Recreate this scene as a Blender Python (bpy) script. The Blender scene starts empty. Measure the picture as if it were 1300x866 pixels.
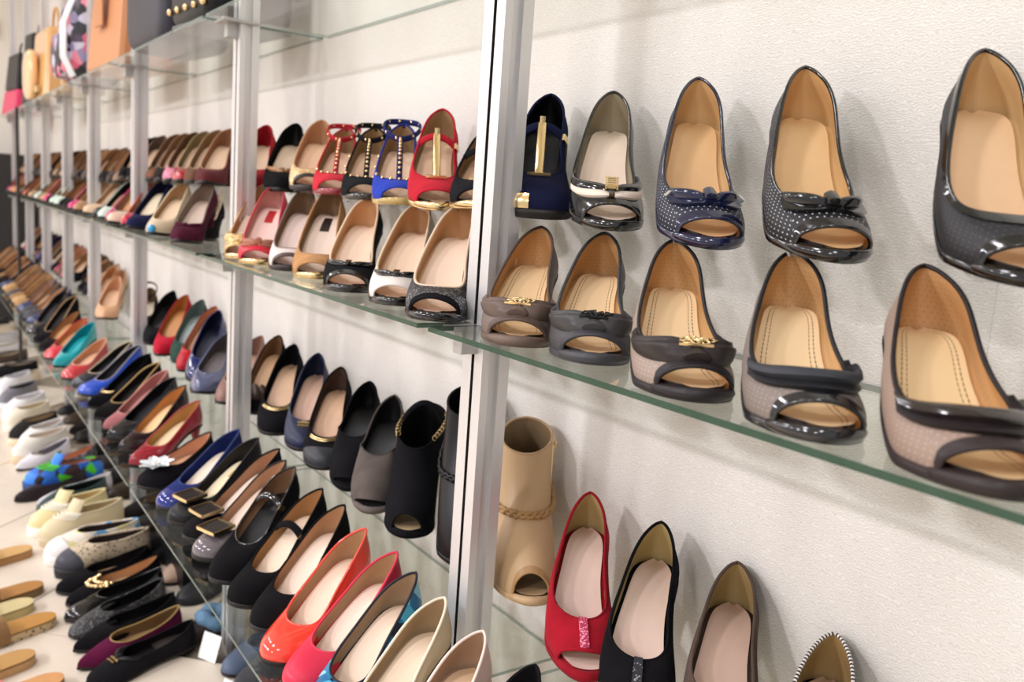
import bpy, math, random
import numpy as np
from mathutils import Matrix, Vector
random.seed(7); np.random.seed(7)
sc = bpy.context.scene
# ------------------------------------------------------------------ camera
cam_d = bpy.data.cameras.new('camera'); cam = bpy.data.objects.new('camera', cam_d)
sc.collection.objects.link(cam); sc.camera = cam
EYE = 1.06
CAM_LOC = Vector((0.0, -0.7634, EYE))
YAW, PITCH, ROLL, F_PX = 0.608, 0.1545, 0.0709, 1109.6
def cam_axes():
    cy, sy, cp, sp = math.cos(YAW), math.sin(YAW), math.cos(PITCH), math.sin(PITCH)
    f = Vector((-cy*cp, sy*cp, -sp)); r = f.cross(Vector((0, 0, 1))).normalized(); u = r.cross(f)
    c, s = math.cos(ROLL), math.sin(ROLL)
    return c*r + s*u, -s*r + c*u, f
R_, U_, F_ = cam_axes()
cam.matrix_world = Matrix(((R_.x, U_.x, -F_.x, CAM_LOC.x), (R_.y, U_.y, -F_.y, CAM_LOC.y), (R_.z, U_.z, -F_.z, CAM_LOC.z), (0, 0, 0, 1)))
cam_d.sensor_width = 36.0; cam_d.lens = 36.0*F_PX/1300.0
cam_d.clip_start = 0.02; cam_d.clip_end = 60
cam_d.dof.use_dof = True; cam_d.dof.focus_distance = 0.95; cam_d.dof.aperture_fstop = 6.3
# ------------------------------------------------------------------ world, lights, exposure
w = bpy.data.worlds.new('world'); sc.world = w; w.use_nodes = True
bg = w.node_tree.nodes['Background']; bg.inputs['Color'].default_value = (1.0, 0.985, 1.0, 1); bg.inputs['Strength'].default_value = 0.66
sc.view_settings.view_transform = 'Standard'; sc.view_settings.look = 'None'
sc.view_settings.exposure = 0.10; sc.view_settings.gamma = 1.0; sc.view_settings.use_curve_mapping = False
sc.cycles.transparent_max_bounces = 32; sc.cycles.max_bounces = 8
sc.cycles.caustics_reflective = False; sc.cycles.caustics_refractive = False
sc.cycles.sample_clamp_indirect = 6.0
def lamp(x, y, z, size, power, col=(1, .985, 1.06)):
    d = bpy.data.lights.new('ceiling_lamp', 'AREA'); d.shape = 'DISK'; d.size = size; d.energy = power; d.color = col
    o = bpy.data.objects.new('ceiling_lamp', d); sc.collection.objects.link(o); o.location = (x, y, z); return o
for lx, pw in ((-6.6, 36), (-5.3, 34), (-4.0, 36), (-2.7, 40), (-1.4, 82), (0.9, 42)):
    lamp(lx, -4.2, 2.70, 0.42, pw*1.45)
for lx in (-6.0, -4.4, -2.8, -1.2, 0.4):
    lamp(lx, -1.35, 2.82, 0.34, 13)
# ------------------------------------------------------------------ materials
def lin(h):
    h = h.lstrip('#'); v = [int(h[i:i+2], 16)/255.0 for i in (0, 2, 4)]
    return tuple((c/12.92 if c <= .04045 else ((c+.055)/1.055)**2.4) for c in v) + (1.0,)
_M = {}
def nodes(name):
    m = bpy.data.materials.new(name); m.use_nodes = True; nt = m.node_tree
    return m, nt, nt.nodes['Principled BSDF'], nt.nodes, nt.links
def setp(b, **k):
    for a, v in k.items():
        n = a.replace('_', ' ')
        for cand in (n, n.title(), n.title().replace('Ior', 'IOR'), n.capitalize()):
            if cand in b.inputs: b.inputs[cand].default_value = v; break
def noise_bump(nt, b, scale, strength, dist=.001, detail=3):
    tc = nt.nodes.new('ShaderNodeTexCoord'); n = nt.nodes.new('ShaderNodeTexNoise'); n.inputs['Scale'].default_value = scale; n.inputs['Detail'].default_value = detail
    bp = nt.nodes.new('ShaderNodeBump'); bp.inputs['Strength'].default_value = strength; bp.inputs['Distance'].default_value = dist
    nt.links.new(tc.outputs['Object'], n.inputs['Vector']); nt.links.new(n.outputs['Fac'], bp.inputs['Height']); nt.links.new(bp.outputs['Normal'], b.inputs['Normal'])
    return tc, n
def vary(nt, b, col, tcn, amt=.18, scale=35):
    n = nt.nodes.new('ShaderNodeTexNoise'); n.inputs['Scale'].default_value = scale; n.inputs['Detail'].default_value = 3
    r = nt.nodes.new('ShaderNodeValToRGB'); r.color_ramp.elements[0].position = .3; r.color_ramp.elements[1].position = .7
    r.color_ramp.elements[0].color = tuple(c*(1-amt) for c in col[:3])+(1,); r.color_ramp.elements[1].color = tuple(min(1, c*(1+amt)) for c in col[:3])+(1,)
    nt.links.new(tcn.outputs['Object'], n.inputs['Vector']); nt.links.new(n.outputs['Fac'], r.inputs['Fac']); nt.links.new(r.outputs['Color'], b.inputs['Base Color'])
def math_n(nt, op, a, b=None, c=None):
    n = nt.nodes.new('ShaderNodeMath'); n.operation = op
    for i, v in enumerate((a, b, c)):
        if v is None: continue
        if hasattr(v, 'links'): nt.links.new(v, n.inputs[i])
        else: n.inputs[i].default_value = v
    return n.outputs[0]
def uv_xy(nt):
    uv = nt.nodes.new('ShaderNodeUVMap'); s = nt.nodes.new('ShaderNodeSeparateXYZ'); nt.links.new(uv.outputs['UV'], s.inputs[0]); return s.outputs[0], s.outputs[1]
def mixcol(nt, b, fac, c1, c2):
    m = nt.nodes.new('ShaderNodeMix'); m.data_type = 'RGBA'
    nt.links.new(fac, m.inputs['Factor']); m.inputs['A'].default_value = c1; m.inputs['B'].default_value = c2
    nt.links.new(m.outputs['Result'], b.inputs['Base Color']); return m
def dotmask(nt, pitch, rad):
    x, y = uv_xy(nt)
    row = math_n(nt, 'FLOOR', math_n(nt, 'DIVIDE', y, pitch*.87))
    off = math_n(nt, 'MULTIPLY', math_n(nt, 'MODULO', row, 2.0), .5)
    fx = math_n(nt, 'SUBTRACT', math_n(nt, 'FRACT', math_n(nt, 'ADD', math_n(nt, 'DIVIDE', x, pitch), off)), .5)
    fy = math_n(nt, 'SUBTRACT', math_n(nt, 'FRACT', math_n(nt, 'DIVIDE', y, pitch*.87)), .5)
    d = math_n(nt, 'SQRT', math_n(nt, 'ADD', math_n(nt, 'MULTIPLY', fx, fx), math_n(nt, 'MULTIPLY', fy, fy)))
    return math_n(nt, 'LESS_THAN', d, rad)
def M(key):
    if key in _M: return _M[key]
    kind, _, c = key.partition(':')
    m, nt, b, N, Lk = nodes(key.replace(':', '_').replace('/', '_'))
    col = lin(c.split('/')[0]) if c else (1, 1, 1, 1)
    if kind in ('leather', 'patent', 'suede', 'perf', 'dots', 'ribbed'):
        f0 = .9 if kind == 'suede' else .45; f_ = f0+(1-f0)*min(1, sum(col[:3])/.30); col = tuple(v*f_ for v in col[:3])+(1,)     # dark dyes are deeper than their hex
    b.inputs['Base Color'].default_value = col
    if kind in ('suede', 'felt'):
        setp(b, roughness=.95, sheen_weight=.0 if sum(col[:3]) < .15 else .04, sheen_roughness=.5, specular_ior_level=.12)
        tc, n = noise_bump(nt, b, 900, .35, .0006); vary(nt, b, col, tc, .16)
    elif kind == 'leather':
        setp(b, roughness=.40, specular_ior_level=.28)
        noise_bump(nt, b, 420, .25, .0006)
    elif kind == 'patent':
        setp(b, roughness=.13, specular_ior_level=.6, coat_weight=.32, coat_roughness=.03)
    elif kind in ('lining', 'insole'):
        setp(b, roughness=.5 if kind == 'lining' else .42, specular_ior_level=.35)
        tc, n = noise_bump(nt, b, 300, .12, .0005); vary(nt, b, col, tc, .05, 22)
    elif kind in ('stitch', 'label'):
        setp(b, roughness=.45, specular_ior_level=.35)
        x, y = uv_xy(nt)     # x: across (-1..1), y: metres along the pad
        ax = math_n(nt, 'ABSOLUTE', x)
        if kind == 'stitch':
            def near(v, wd): return math_n(nt, 'LESS_THAN', math_n(nt, 'ABSOLUTE', math_n(nt, 'SUBTRACT', ax, v)), wd)
            dash = math_n(nt, 'LESS_THAN', math_n(nt, 'FRACT', math_n(nt, 'DIVIDE', y, .004)), .75)
            f = math_n(nt, 'MULTIPLY', math_n(nt, 'MAXIMUM', near(.80, .018), near(.66, .014)), dash)
            mixcol(nt, b, f, col, tuple(v*.22 for v in col[:3])+(1,))
        else:
            a1 = math_n(nt, 'LESS_THAN', ax, .36); a2 = math_n(nt, 'LESS_THAN', math_n(nt, 'ABSOLUTE', math_n(nt, 'SUBTRACT', y, .150)), .015)
            mixcol(nt, b, math_n(nt, 'MULTIPLY', a1, a2), col, lin(c.split('/')[1]))
    elif kind in ('perf', 'dots'):
        setp(b, roughness=.48, specular_ior_level=.4)
        if kind == 'perf': f = dotmask(nt, .0056, .13); mixcol(nt, b, f, col, tuple(min(1, v*1.6+.04) for v in col[:3])+(1,))
        else: f = dotmask(nt, .0058, .13); mixcol(nt, b, f, col, (.72, .72, .74, 1))
        bp = N.new('ShaderNodeBump'); bp.invert = True; bp.inputs['Strength'].default_value = .5; bp.inputs['Distance'].default_value = .0005
        Lk.new(f, bp.inputs['Height']); Lk.new(bp.outputs['Normal'], b.inputs['Normal'])
    elif kind == 'perflining':
        setp(b, roughness=.5, specular_ior_level=.35)
        f = dotmask(nt, .0048, .12); mixcol(nt, b, f, col, tuple(v*.62 for v in col[:3])+(1,))
    elif kind == 'ribbed':
        setp(b, roughness=.6)
        x, y = uv_xy(nt); f = math_n(nt, 'LESS_THAN', math_n(nt, 'FRACT', math_n(nt, 'DIVIDE', math_n(nt, 'ADD', x, y), .0028)), .45)
        mixcol(nt, b, f, col, tuple(v*.5 for v in col[:3])+(1,))
    elif kind == 'stitchedge':
        setp(b, roughness=.5)
        x, y = uv_xy(nt); f = math_n(nt, 'LESS_THAN', math_n(nt, 'FRACT', math_n(nt, 'DIVIDE', x, .004)), .55)
        mixcol(nt, b, f, col, (.8, .75, .7, 1))
    elif kind == 'glitter':
        setp(b, roughness=.5, specular_ior_level=.6)
        tc = N.new('ShaderNodeTexCoord'); v = N.new('ShaderNodeTexVoronoi'); v.inputs['Scale'].default_value = 650
        Lk.new(tc.outputs['Object'], v.inputs['Vector'])
        sx = N.new('ShaderNodeSeparateColor'); Lk.new(v.outputs['Color'], sx.inputs[0])
        f = math_n(nt, 'GREATER_THAN', sx.outputs[0], .90 if sum(col[:3]) < .1 else .72)
        mixcol(nt, b, f, col, tuple(min(1, v2*2.0+.3) for v2 in col[:3])+(1,))
    elif kind in ('floral', 'leopard', 'confetti', 'confetti2', 'floral2'):
        setp(b, roughness=.5 if kind != 'floral' else .3)
        tc = N.new('ShaderNodeTexCoord'); v = N.new('ShaderNodeTexVoronoi')
        v.inputs['Scale'].default_value = {'floral': 60, 'leopard': 110, 'confetti': 40, 'confetti2': 26, 'floral2': 45}[kind]
        Lk.new(tc.outputs['Object'], v.inputs['Vector'])
        if kind == 'leopard':
            mixcol(nt, b, math_n(nt, 'LESS_THAN', v.outputs['Distance'], .30), col, (.03, .025, .025, 1))
        else:
            r = N.new('ShaderNodeValToRGB'); r.color_ramp.interpolation = 'CONSTANT'
            pal = {'floral': ['1f7fa8', '4fb3d8', '14263c', '1b6d9c', '8fd0e6'], 'confetti': ['e6ddcf', 'd9cfbe', 'e6ddcf', '5aa0d0', 'd8cf8a', 'e6ddcf', 'cfc2ae', 'e2d8c8'],
                   'confetti2': ['2468c8', '4fcf2a', '17181c', '2f7fe0', '3a2a2c'], 'floral2': ['4a4650', '7a7480', '2a2830', '8d8a92']}[kind]
            els = r.color_ramp.elements
            while len(els) < len(pal): els.new(1.0)
            for i, h in enumerate(pal): els[i].position = i/len(pal); els[i].color = lin(h)
            sx = N.new('ShaderNodeSeparateColor'); Lk.new(v.outputs['Color'], sx.inputs[0]); Lk.new(sx.outputs[0], r.inputs['Fac']); Lk.new(r.outputs['Color'], b.inputs['Base Color'])
    elif kind in ('gold', 'silver'):
        b.inputs['Base Color'].default_value = (.86, .64, .33, 1) if kind == 'gold' else (.85, .85, .86, 1)
        setp(b, metallic=1.0, roughness=.22)
    elif kind == 'pearl': setp(b, roughness=.25, coat_weight=.6)
    elif kind == 'rubber': setp(b, roughness=.6)
    elif kind == 'alu': setp(b, metallic=.55, roughness=.38)
    elif kind == 'plain': setp(b, roughness=.55)
    _M[key] = m; return m

def clear_material(name, tint, edge=None, rough=.02, gloss=1.0):
    """Clear sheet: straight-through transparency plus a Fresnel mirror layer."""
    m = bpy.data.materials.new(name); m.use_nodes = True; nt = m.node_tree; nt.nodes.clear()
    o = nt.nodes.new('ShaderNodeOutputMaterial'); t = nt.nodes.new('ShaderNodeBsdfTransparent'); t.inputs[0].default_value = tint
    g = nt.nodes.new('ShaderNodeBsdfGlossy'); g.inputs['Roughness'].default_value = rough; g.inputs['Color'].default_value = (gloss, gloss, gloss, 1)
    f = nt.nodes.new('ShaderNodeFresnel'); f.inputs['IOR'].default_value = 1.45
    ge = nt.nodes.new('ShaderNodeNewGeometry'); mx = nt.nodes.new('ShaderNodeMixShader'); nt.links.new(math_n(nt, 'MULTIPLY', f.outputs[0], math_n(nt, 'SUBTRACT', 1.0, ge.outputs['Backfacing'])), mx.inputs[0]); nt.links.new(t.outputs[0], mx.inputs[1]); nt.links.new(g.outputs[0], mx.inputs[2])
    nt.links.new(mx.outputs[0], o.inputs[0]); return m
GLASS = clear_material('shelf_glass', (.93, .965, .945, 1))
ACRYLIC = clear_material('clear_acrylic', (.965, .97, .965, 1))
def edge_glass(name, col, mixf):
    m, nt, b, N, Lk = nodes(name); b.inputs['Base Color'].default_value = col; setp(b, roughness=.15, specular_ior_level=.6)
    o = N['Material Output']; t = N.new('ShaderNodeBsdfTransparent'); t.inputs[0].default_value = (.8, .95, .88, 1)
    mx = N.new('ShaderNodeMixShader'); mx.inputs[0].default_value = mixf
    Lk.new(b.outputs[0], mx.inputs[1]); Lk.new(t.outputs[0], mx.inputs[2]); Lk.new(mx.outputs[0], o.inputs[0]); return m
GEDGE = edge_glass('glass_green_edge', (.002, .045, .022, 1), .08)
GEDGE_PALE = edge_glass('glass_grey_edge', (.20, .26, .23, 1), .3)
AEDGE = edge_glass('acrylic_edge', (.62, .64, .62, 1), .45)

# ------------------------------------------------------------------ mesh helpers
class MB:
    def __init__(s): s.v = []; s.f = []; s.mi = []; s.uv = []; s.sm = []
    def add(s, verts, faces, mi=0, uv=None, smooth=True):
        o = len(s.v); s.v.extend([tuple(map(float, q)) for q in verts])
        for f in faces:
            s.f.append([i+o for i in f]); s.mi.append(mi); s.sm.append(smooth)
            s.uv.extend([uv[i] for i in f] if uv is not None else [(0., 0.)]*len(f))
        return s
    def grid(s, P, cu=False, cv=False, mi=0, UV=None, mask=None, flip=False):
        n, m = P.shape[:2]; F = []
        for i in range(n if cu else n-1):
            for j in range(m if cv else m-1):
                if mask is not None and not mask[i, j]: continue
                a, b, c, d = i*m+j, ((i+1) % n)*m+j, ((i+1) % n)*m+(j+1) % m, i*m+(j+1) % m
                F.append((d, c, b, a) if flip else (a, b, c, d))
        uv = None if UV is None else [tuple(map(float, q)) for q in UV.reshape(-1, 2)]
        return s.add(P.reshape(-1, 3).tolist(), F, mi, uv)
    def box(s, c, d, mi=0, M3=None):
        V = [];
        for x in (-.5, .5):
            for y in (-.5, .5):
                for z in (-.5, .5):
                    q = np.array([x*d[0], y*d[1], z*d[2]])
                    if M3 is not None: q = M3 @ q
                    V.append(q+np.array(c))
        return s.add(V, [(0, 1, 3, 2), (4, 6, 7, 5), (0, 4, 5, 1), (2, 3, 7, 6), (0, 2, 6, 4), (1, 5, 7, 3)], mi, None, False)
    def prism(s, poly, z0, z1, mi_top=0, mi_side=0):
        n = len(poly); V = [(x, y, z0) for x, y in poly]+[(x, y, z1) for x, y in poly]
        s.add(V, [tuple(range(n, 2*n)), tuple(range(n-1, -1, -1))], mi_top, None, False)
        return s.add(V, [(i, (i+1) % n, n+(i+1) % n, n+i) for i in range(n)], mi_side, None, False)
    def tube(s, pts, r, n=8, closed=False, mi=0, cap=True, flat=1.0, ups=None):
        P = np.array(pts, float); k = len(P)
        T = np.roll(P, -1, 0)-np.roll(P, 1, 0) if closed else np.gradient(P, axis=0)
        T /= np.linalg.norm(T, axis=1)[:, None]+1e-12
        rr = np.full(k, r) if np.isscalar(r) else np.array(r)
        if ups is None:
            u = np.array([0, 0, 1.0]); U = []
            for t in T:
                q = u-t*(u@t)
                if np.linalg.norm(q) < 1e-3: q = np.array([1.0, 0, 0])-t*t[0]
                q /= np.linalg.norm(q); U.append(q); u = q if not closed else u
            U = np.array(U)
        else:
            U = np.array(ups, float); U = U-T*(U*T).sum(1)[:, None]; U /= np.linalg.norm(U, axis=1)[:, None]+1e-12
        B = np.cross(T, U); a = np.linspace(0, 2*np.pi, n, endpoint=False)
        G = P[:, None]+(np.cos(a)[None, :, None]*U[:, None]*flat+np.sin(a)[None, :, None]*B[:, None])*rr[:, None, None]
        L = np.concatenate([[0], np.cumsum(np.linalg.norm(np.diff(P, axis=0), axis=1))])
        UV = np.stack([np.repeat(L[:, None], n, 1), np.repeat((a*.002)[None], k, 0)], -1)
        s.grid(G, cu=closed, cv=True, mi=mi, UV=UV)
        if cap and not closed:
            s.add(G[0].tolist(), [tuple(range(n))], mi); s.add(G[-1].tolist(), [tuple(range(n-1, -1, -1))], mi)
        return s
    def ball(s, c, r, n=8, m=5, mi=0, sc_=(1, 1, 1)):
        th = np.linspace(0, np.pi, m); ph = np.linspace(0, 2*np.pi, n, endpoint=False)
        G = np.stack([np.sin(th)[:, None]*np.cos(ph), np.sin(th)[:, None]*np.sin(ph), np.repeat(np.cos(th)[:, None], n, 1)], -1)*r*np.array(sc_)+np.array(c)
        return s.grid(G, cv=True, mi=mi)
    def build(s, name, mats, parent=None, bevel=0):
        me = bpy.data.meshes.new(name); me.from_pydata(s.v, [], s.f)
        me.polygons.foreach_set('use_smooth', s.sm); me.polygons.foreach_set('material_index', s.mi)
        l = me.uv_layers.new(name='UVMap'); l.data.foreach_set('uv', np.array(s.uv, dtype=np.float32).ravel())
        for q in (mats if isinstance(mats, (list, tuple)) else [mats]): me.materials.append(M(q) if isinstance(q, str) else q)
        me.update()
        return link(name, me, parent, bevel)
def link(name, me, parent=None, bevel=0):
    o = bpy.data.objects.new(name, me); sc.collection.objects.link(o)
    if parent: o.parent = parent
    if bevel:
        q = o.modifiers.new('bevel', 'BEVEL'); q.width = bevel; q.segments = 2; q.limit_method = 'ANGLE'
    return o
def thing(name, label, cat, loc, rz=0, group=None):
    o = bpy.data.objects.new(name, None); o.empty_display_size = .02; sc.collection.objects.link(o)
    o.location = loc; o.rotation_euler = (0, 0, rz); o['label'] = label; o['category'] = cat
    if group: o['group'] = group
    return o
def tag(o, label, cat, group=None):
    o['label'] = label; o['category'] = cat
    if group: o['group'] = group
    return o
def struct(o): o['kind'] = 'structure'; return o
def smooth_interp(x, xs, ys):
    """monotone-ish smooth interpolation: linear table box-filtered"""
    d = np.linspace(-.06, .06, 9); return np.mean([np.interp(np.clip(x+k, 0, 1), xs, ys) for k in d], axis=0)

# ------------------------------------------------------------------ shoe
class Shoe:
    """Local frame: toe tip at the origin pointing to -Y, heel towards +Y, ground z=0."""
    def __init__(s, h, L, sp, side=1, res=1.0):
        s.h, s.L, s.sp, s.side = h, L, sp, side
        s.sneak = sp.get('kind') == 'sneaker'
        s.flat = sp.get('heel') == 'flat'
        s.p = sp.get('p', .022 if s.sneak else (.006 if s.flat else .007))
        if s.flat: s.h = max(h, s.p+.001)
        s.toe = sp.get('toe', 'round'); s.tv = sp.get('tv', .32)*(.84 if s.toe == 'peep' and not sp.get('boot') else .95); s.boot = sp.get('boot', 0)
        s.wb = .043 if s.sneak else .0405; s.wh = .0285
        s.hb = sp.get('hb', .056 if s.sneak else (.034 if s.flat else (.033 if s.toe == 'peep' else .035))); s.hc = sp.get('hc', .062 if s.sneak else .053)
        s.nphi = int(64*res)//2*2+1; s.nv = max(5, int(13*res)); s.res = res
        s.vp = sp.get('vp', .50 if not s.boot else .24); s.pp = .74 if not s.boot else .58
        s.peep = s.toe == 'peep'
    def zs(s, t):
        u = np.clip((t-.28)/.62, 0, 1); z = s.p+(s.h-s.p)*(u*u*(3-2*u))
        return z+np.clip(1-t/.22, 0, 1)**2*(.005 if not s.peep else .002)
    def th(s, t):
        if s.sneak or s.sp.get('heel') == 'wedge': return s.zs(t)-.0005
        return np.interp(t, [0, .3, .45, 1], [s.p, s.p, .0042, .0042])
    def wbase(s, t):
        return smooth_interp(t, [0, .12, .3, .5, .66, .85, 1], [.86*s.wb, .95*s.wb, s.wb, .86*s.wb, .72*s.wb if not s.sneak else .82*s.wb, s.wh, s.wh])
    def w(s, t):
        a, e = {'round': (.26, .5), 'peep': (.33, .52), 'almond': (.34, .62), 'point': (.42, .86), 'square': (.10, .36)}[s.toe]
        ct = np.clip(1-(1-np.minimum(t/a, 1))**2, 0, 1)**e
        ch = np.clip(1-(1-np.minimum((1-t)/.20, 1))**2, 0, 1)**.5
        return s.wbase(t)*ct*ch
    def cx(s, t): return s.side*(.010*np.exp(-((t-.02)/.28)**2)-.005*np.exp(-((t-.55)/.2)**2))
    def O(s, phi):
        t = .5-.5*np.cos(phi); sg = np.sign(phi)
        return np.stack([s.cx(t)+sg*s.w(t), t*s.L, s.zs(t)], -1)
    def T(s, phi):
        tau = .5-.5*np.cos(phi); sg = np.sign(phi)
        if s.boot:
            tt = s.tv2()+(.985-s.tv2())*tau; sq = np.sqrt(np.clip(1-(2*tau-1)**2, 0, 1))
            x = s.cx(tt)+sg*.036*sq; z = s.h+s.boot-s.sp.get('tilt', .016)*np.cos(phi)
            return np.stack([x, tt*s.L, z+0*tt], -1)
        tt = s.tv+(.987-s.tv)*tau
        tc = np.clip(1-(1-np.minimum(tau/.30, 1))**2, 0, 1)**.55; hc = np.clip(1-(1-np.minimum((1-tau)/.50, 1))**2, 0, 1)**.66
        x = s.cx(tt)+sg*s.wbase(tt)*.93*tc*hc
        k = smooth_interp(tt, [0, s.tv, s.tv+.12, .55, .68, .86, 1], [s.hb, s.hb, s.hb*.90, .029, .031, s.hc*.78, s.hc*1.06]) if not s.sneak else smooth_interp(tt, [0, s.tv, .6, .85, 1], [s.hb, s.hb, .05, .056, s.hc])
        return np.stack([x, tt*s.L, s.zs(tt)+k], -1)
    def tv2(s): return s.sp.get('tv', .56) if s.boot else s.tv
    def n_out(s, phi): return np.stack([np.sin(phi), -np.cos(phi), 0*phi], -1)
    def P(s, phi, v):
        phi = np.asarray(phi, float); v = np.asarray(v, float)
        phi, v = np.broadcast_arrays(phi, v)
        O, T, n = s.O(phi), s.T(phi), s.n_out(phi)
        k = np.where(np.abs(phi) < 1.5, .5+.5*np.cos(np.pi*np.clip(np.abs(phi)/1.5, 0, 1)), 0)[..., None]
        up = np.array([0, 0, 1.0]); dz = (T[..., 2]-O[..., 2])[..., None]; d = (O-T); dxy = d*np.array([1, 1, 0])
        if s.boot:
            C1 = O+up*(k*.052+(1-k)*.3*dz)+n*.004
            C2 = T-up*(.55*dz)+k*dxy*.12+(1-k)*n*.003
        else:
            bul = .0055 if not s.sneak else .007
            C1 = O+up*(k*s.hb*(.50 if s.peep else .70)+(1-k)*.36*dz)+n*bul
            C2 = T+k*dxy*.46+(1-k)*(n*.0035-up*.3*dz)-k*up*.003
        v = v[..., None]
        return (1-v)**3*O+3*(1-v)**2*v*C1+3*(1-v)*v*v*C2+v**3*T
    def N(s, phi, v):
        e = 1e-3; phi, v = np.broadcast_arrays(np.asarray(phi, float), np.asarray(v, float))
        a = s.P(phi+e, v)-s.P(phi-e, v); b = s.P(phi, np.minimum(v+e, 1))-s.P(phi, np.maximum(v-e, 0))
        n = np.cross(a, b); n /= np.linalg.norm(n, axis=-1)[..., None]+1e-12
        return n
    def v0(s, phi):
        if not s.peep: return 0*phi
        return s.vp*np.sqrt(np.clip(1-(phi/s.pp)**2, 0, 1))
    def phis(s):
        u = np.linspace(-1, 1, s.nphi); ph = np.pi*np.sign(u)*np.abs(u)**1.12
        if s.peep:
            ph = np.unique(np.concatenate([ph, [-s.pp, s.pp, -s.pp*.96, s.pp*.96]]))
        return ph
    def patch(s, mb, phi0, phi1, vlo, vhi, off, nphi=16, nv=5, mi=0):
        """closed raised strip following the upper between two phi values"""
        ph = np.linspace(phi0, phi1, nphi); q = np.linspace(0, 1, nv)
        lo = np.array([vlo(a) for a in ph]); hi = np.array([vhi(a) for a in ph])
        V = lo[:, None]+(hi-lo)[:, None]*q[None]; PH = np.repeat(ph[:, None], nv, 1)
        S = (ph-(phi0+phi1)/2)/((phi1-phi0)/2)
        H = np.array([[off(S[i], q[j]) for j in range(nv)] for i in range(nphi)])
        B = s.P(PH, V); Nn = s.N(PH, V); top = B+Nn*H[..., None]
        UV = np.stack([PH*.045, V*.07], -1)
        mb.grid(top, mi=mi, UV=UV)
        ring = [(i, 0) for i in range(nphi)]+[(nphi-1, j) for j in range(1, nv)]+[(i, nv-1) for i in range(nphi-2, -1, -1)]+[(0, j) for j in range(nv-2, 0, -1)]
        tv = [top[i, j] for i, j in ring]; bv = [B[i, j] for i, j in ring]; n = len(ring)
        mb.add(tv+bv, [((i+1) % n, i, n+i, n+(i+1) % n) for i in range(n)], mi)
    def frame(s, phi, v):
        p = s.P(phi, v); n = s.N(phi, v); e = 1e-3
        a = s.P(phi+e, v)-s.P(phi-e, v); a /= np.linalg.norm(a)+1e-12
        b = np.cross(n, a); return p, np.stack([a, b, n], 1)
    # ---- parts
    def build(s, root):
        sp = s.sp; ph = s.phis(); nv = s.nv; up = sp['up']
        q = np.linspace(0, 1, nv); lo = s.v0(ph)
        V = lo[:, None]+(1-lo)[:, None]*q[None]; PH = np.repeat(ph[:, None], nv, 1)
        G = s.P(PH, V); Nn = s.N(PH, V)
        du = np.concatenate([[0], np.cumsum(np.linalg.norm(np.diff(G[:, nv//2], axis=0), axis=1))])
        dv = np.cumsum(np.concatenate([np.zeros((len(ph), 1)), np.linalg.norm(np.diff(G, axis=1), axis=2)], 1), 1)
        UV = np.stack([np.repeat(du[:, None], nv, 1), dv], -1)
        quarter = sp.get('q')
        mb = MB()
        if quarter:
            msk = np.repeat((np.abs((ph[1:]+ph[:-1])/2) > 1.25)[:, None], nv-1, 1)
            mb.grid(G, UV=UV, mask=~msk, mi=0); mb.grid(G, UV=UV, mask=msk, mi=1); mb.build('upper', [up, quarter], root)
        else:
            mb.grid(G, UV=UV); mb.build('upper', up, root)
        # lining: inner skin
        th = .0016 if not s.sneak else .004
        taper = np.ones((len(ph), nv, 1))
        I = G-Nn*th*taper
        mb = MB(); mb.grid(I, UV=UV, flip=True)
        ln = sp['ln']
        mb.build('lining', ln if not (up.startswith('perf') and ln.startswith('lining')) else 'perf'+ln, root)
        # topline binding
        tl = (s.P(ph, 1+0*ph)+I[:, -1])/2
        mb = MB(); mb.tube(tl[:-1], .0019 if not s.sneak else .0034, 6, closed=True); mb.build('topline_binding', sp.get('tr', up), root)
        # toe opening rim + lip
        if s.peep:
            a = np.linspace(-s.pp, s.pp, 25); v = s.v0(a)
            mb = MB()
            wd = .13 if not s.boot else .05
            s.patch(mb, -s.pp*1.02, s.pp*1.02, lambda f: float(s.v0(np.array(np.clip(f, -s.pp, s.pp)))), lambda f: float(s.v0(np.array(np.clip(f, -s.pp, s.pp))))+wd, lambda S, qq: .0012, 27, 4)
            mb.tube(s.P(a, v)-s.N(a, v)*.0003, .0019, 6)
            mb.build('toe_trim', sp.get('tt', up), root)
            a = np.linspace(-s.pp*1.15, s.pp*1.15, 21); o = s.O(a)
            r = .0050*np.clip(np.cos(a/s.pp/1.15*np.pi/2), .0, 1)**.35+.0012
            o[:, 2] -= .0012; o[:, 1] += .002
            mb = MB(); mb.tube(o, r, 8); mb.build('toe_lip', sp.get('lip', sp.get('tt', up)), root)
        # footbed and pad
        ts = .5-.5*np.cos(np.linspace(.12, np.pi-.10, int(30*s.res)+4)); c = np.linspace(-1, 1, 9)
        def sheet(wf, dz, t):
            W = s.w(t)*wf
            if wf < .9: W = W*np.sqrt(np.clip(1-(1-np.minimum((.992-t)/.32, 1))**2, .0, 1))**.8
            G = np.zeros((len(t), 9, 3)); G[..., 0] = s.cx(t)[:, None]+W[:, None]*c[None]; G[..., 1] = (t*s.L)[:, None]
            G[..., 2] = s.zs(t)[:, None]+dz+.0022*(c**2)[None]; return G
        mb = MB(); mb.grid(sheet(.985, .0006, ts)); mb.build('footbed', sp.get('edge', sp['ln']), root)
        tp = ts[(ts > .035) & (ts < .978)]; G2 = sheet(.81, .0042, tp); UV2 = np.stack([np.repeat(c[None], len(tp), 0), np.repeat((tp*s.L)[:, None], 9, 1)], -1)
        mb = MB(); mb.grid(G2, UV=UV2)
        e = list(range(len(tp))); rim = [G2[i, 0] for i in e]+[G2[-1, j] for j in range(1, 8)]+[G2[i, -1] for i in reversed(e)]+[G2[0, j] for j in range(7, 0, -1)]
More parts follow.
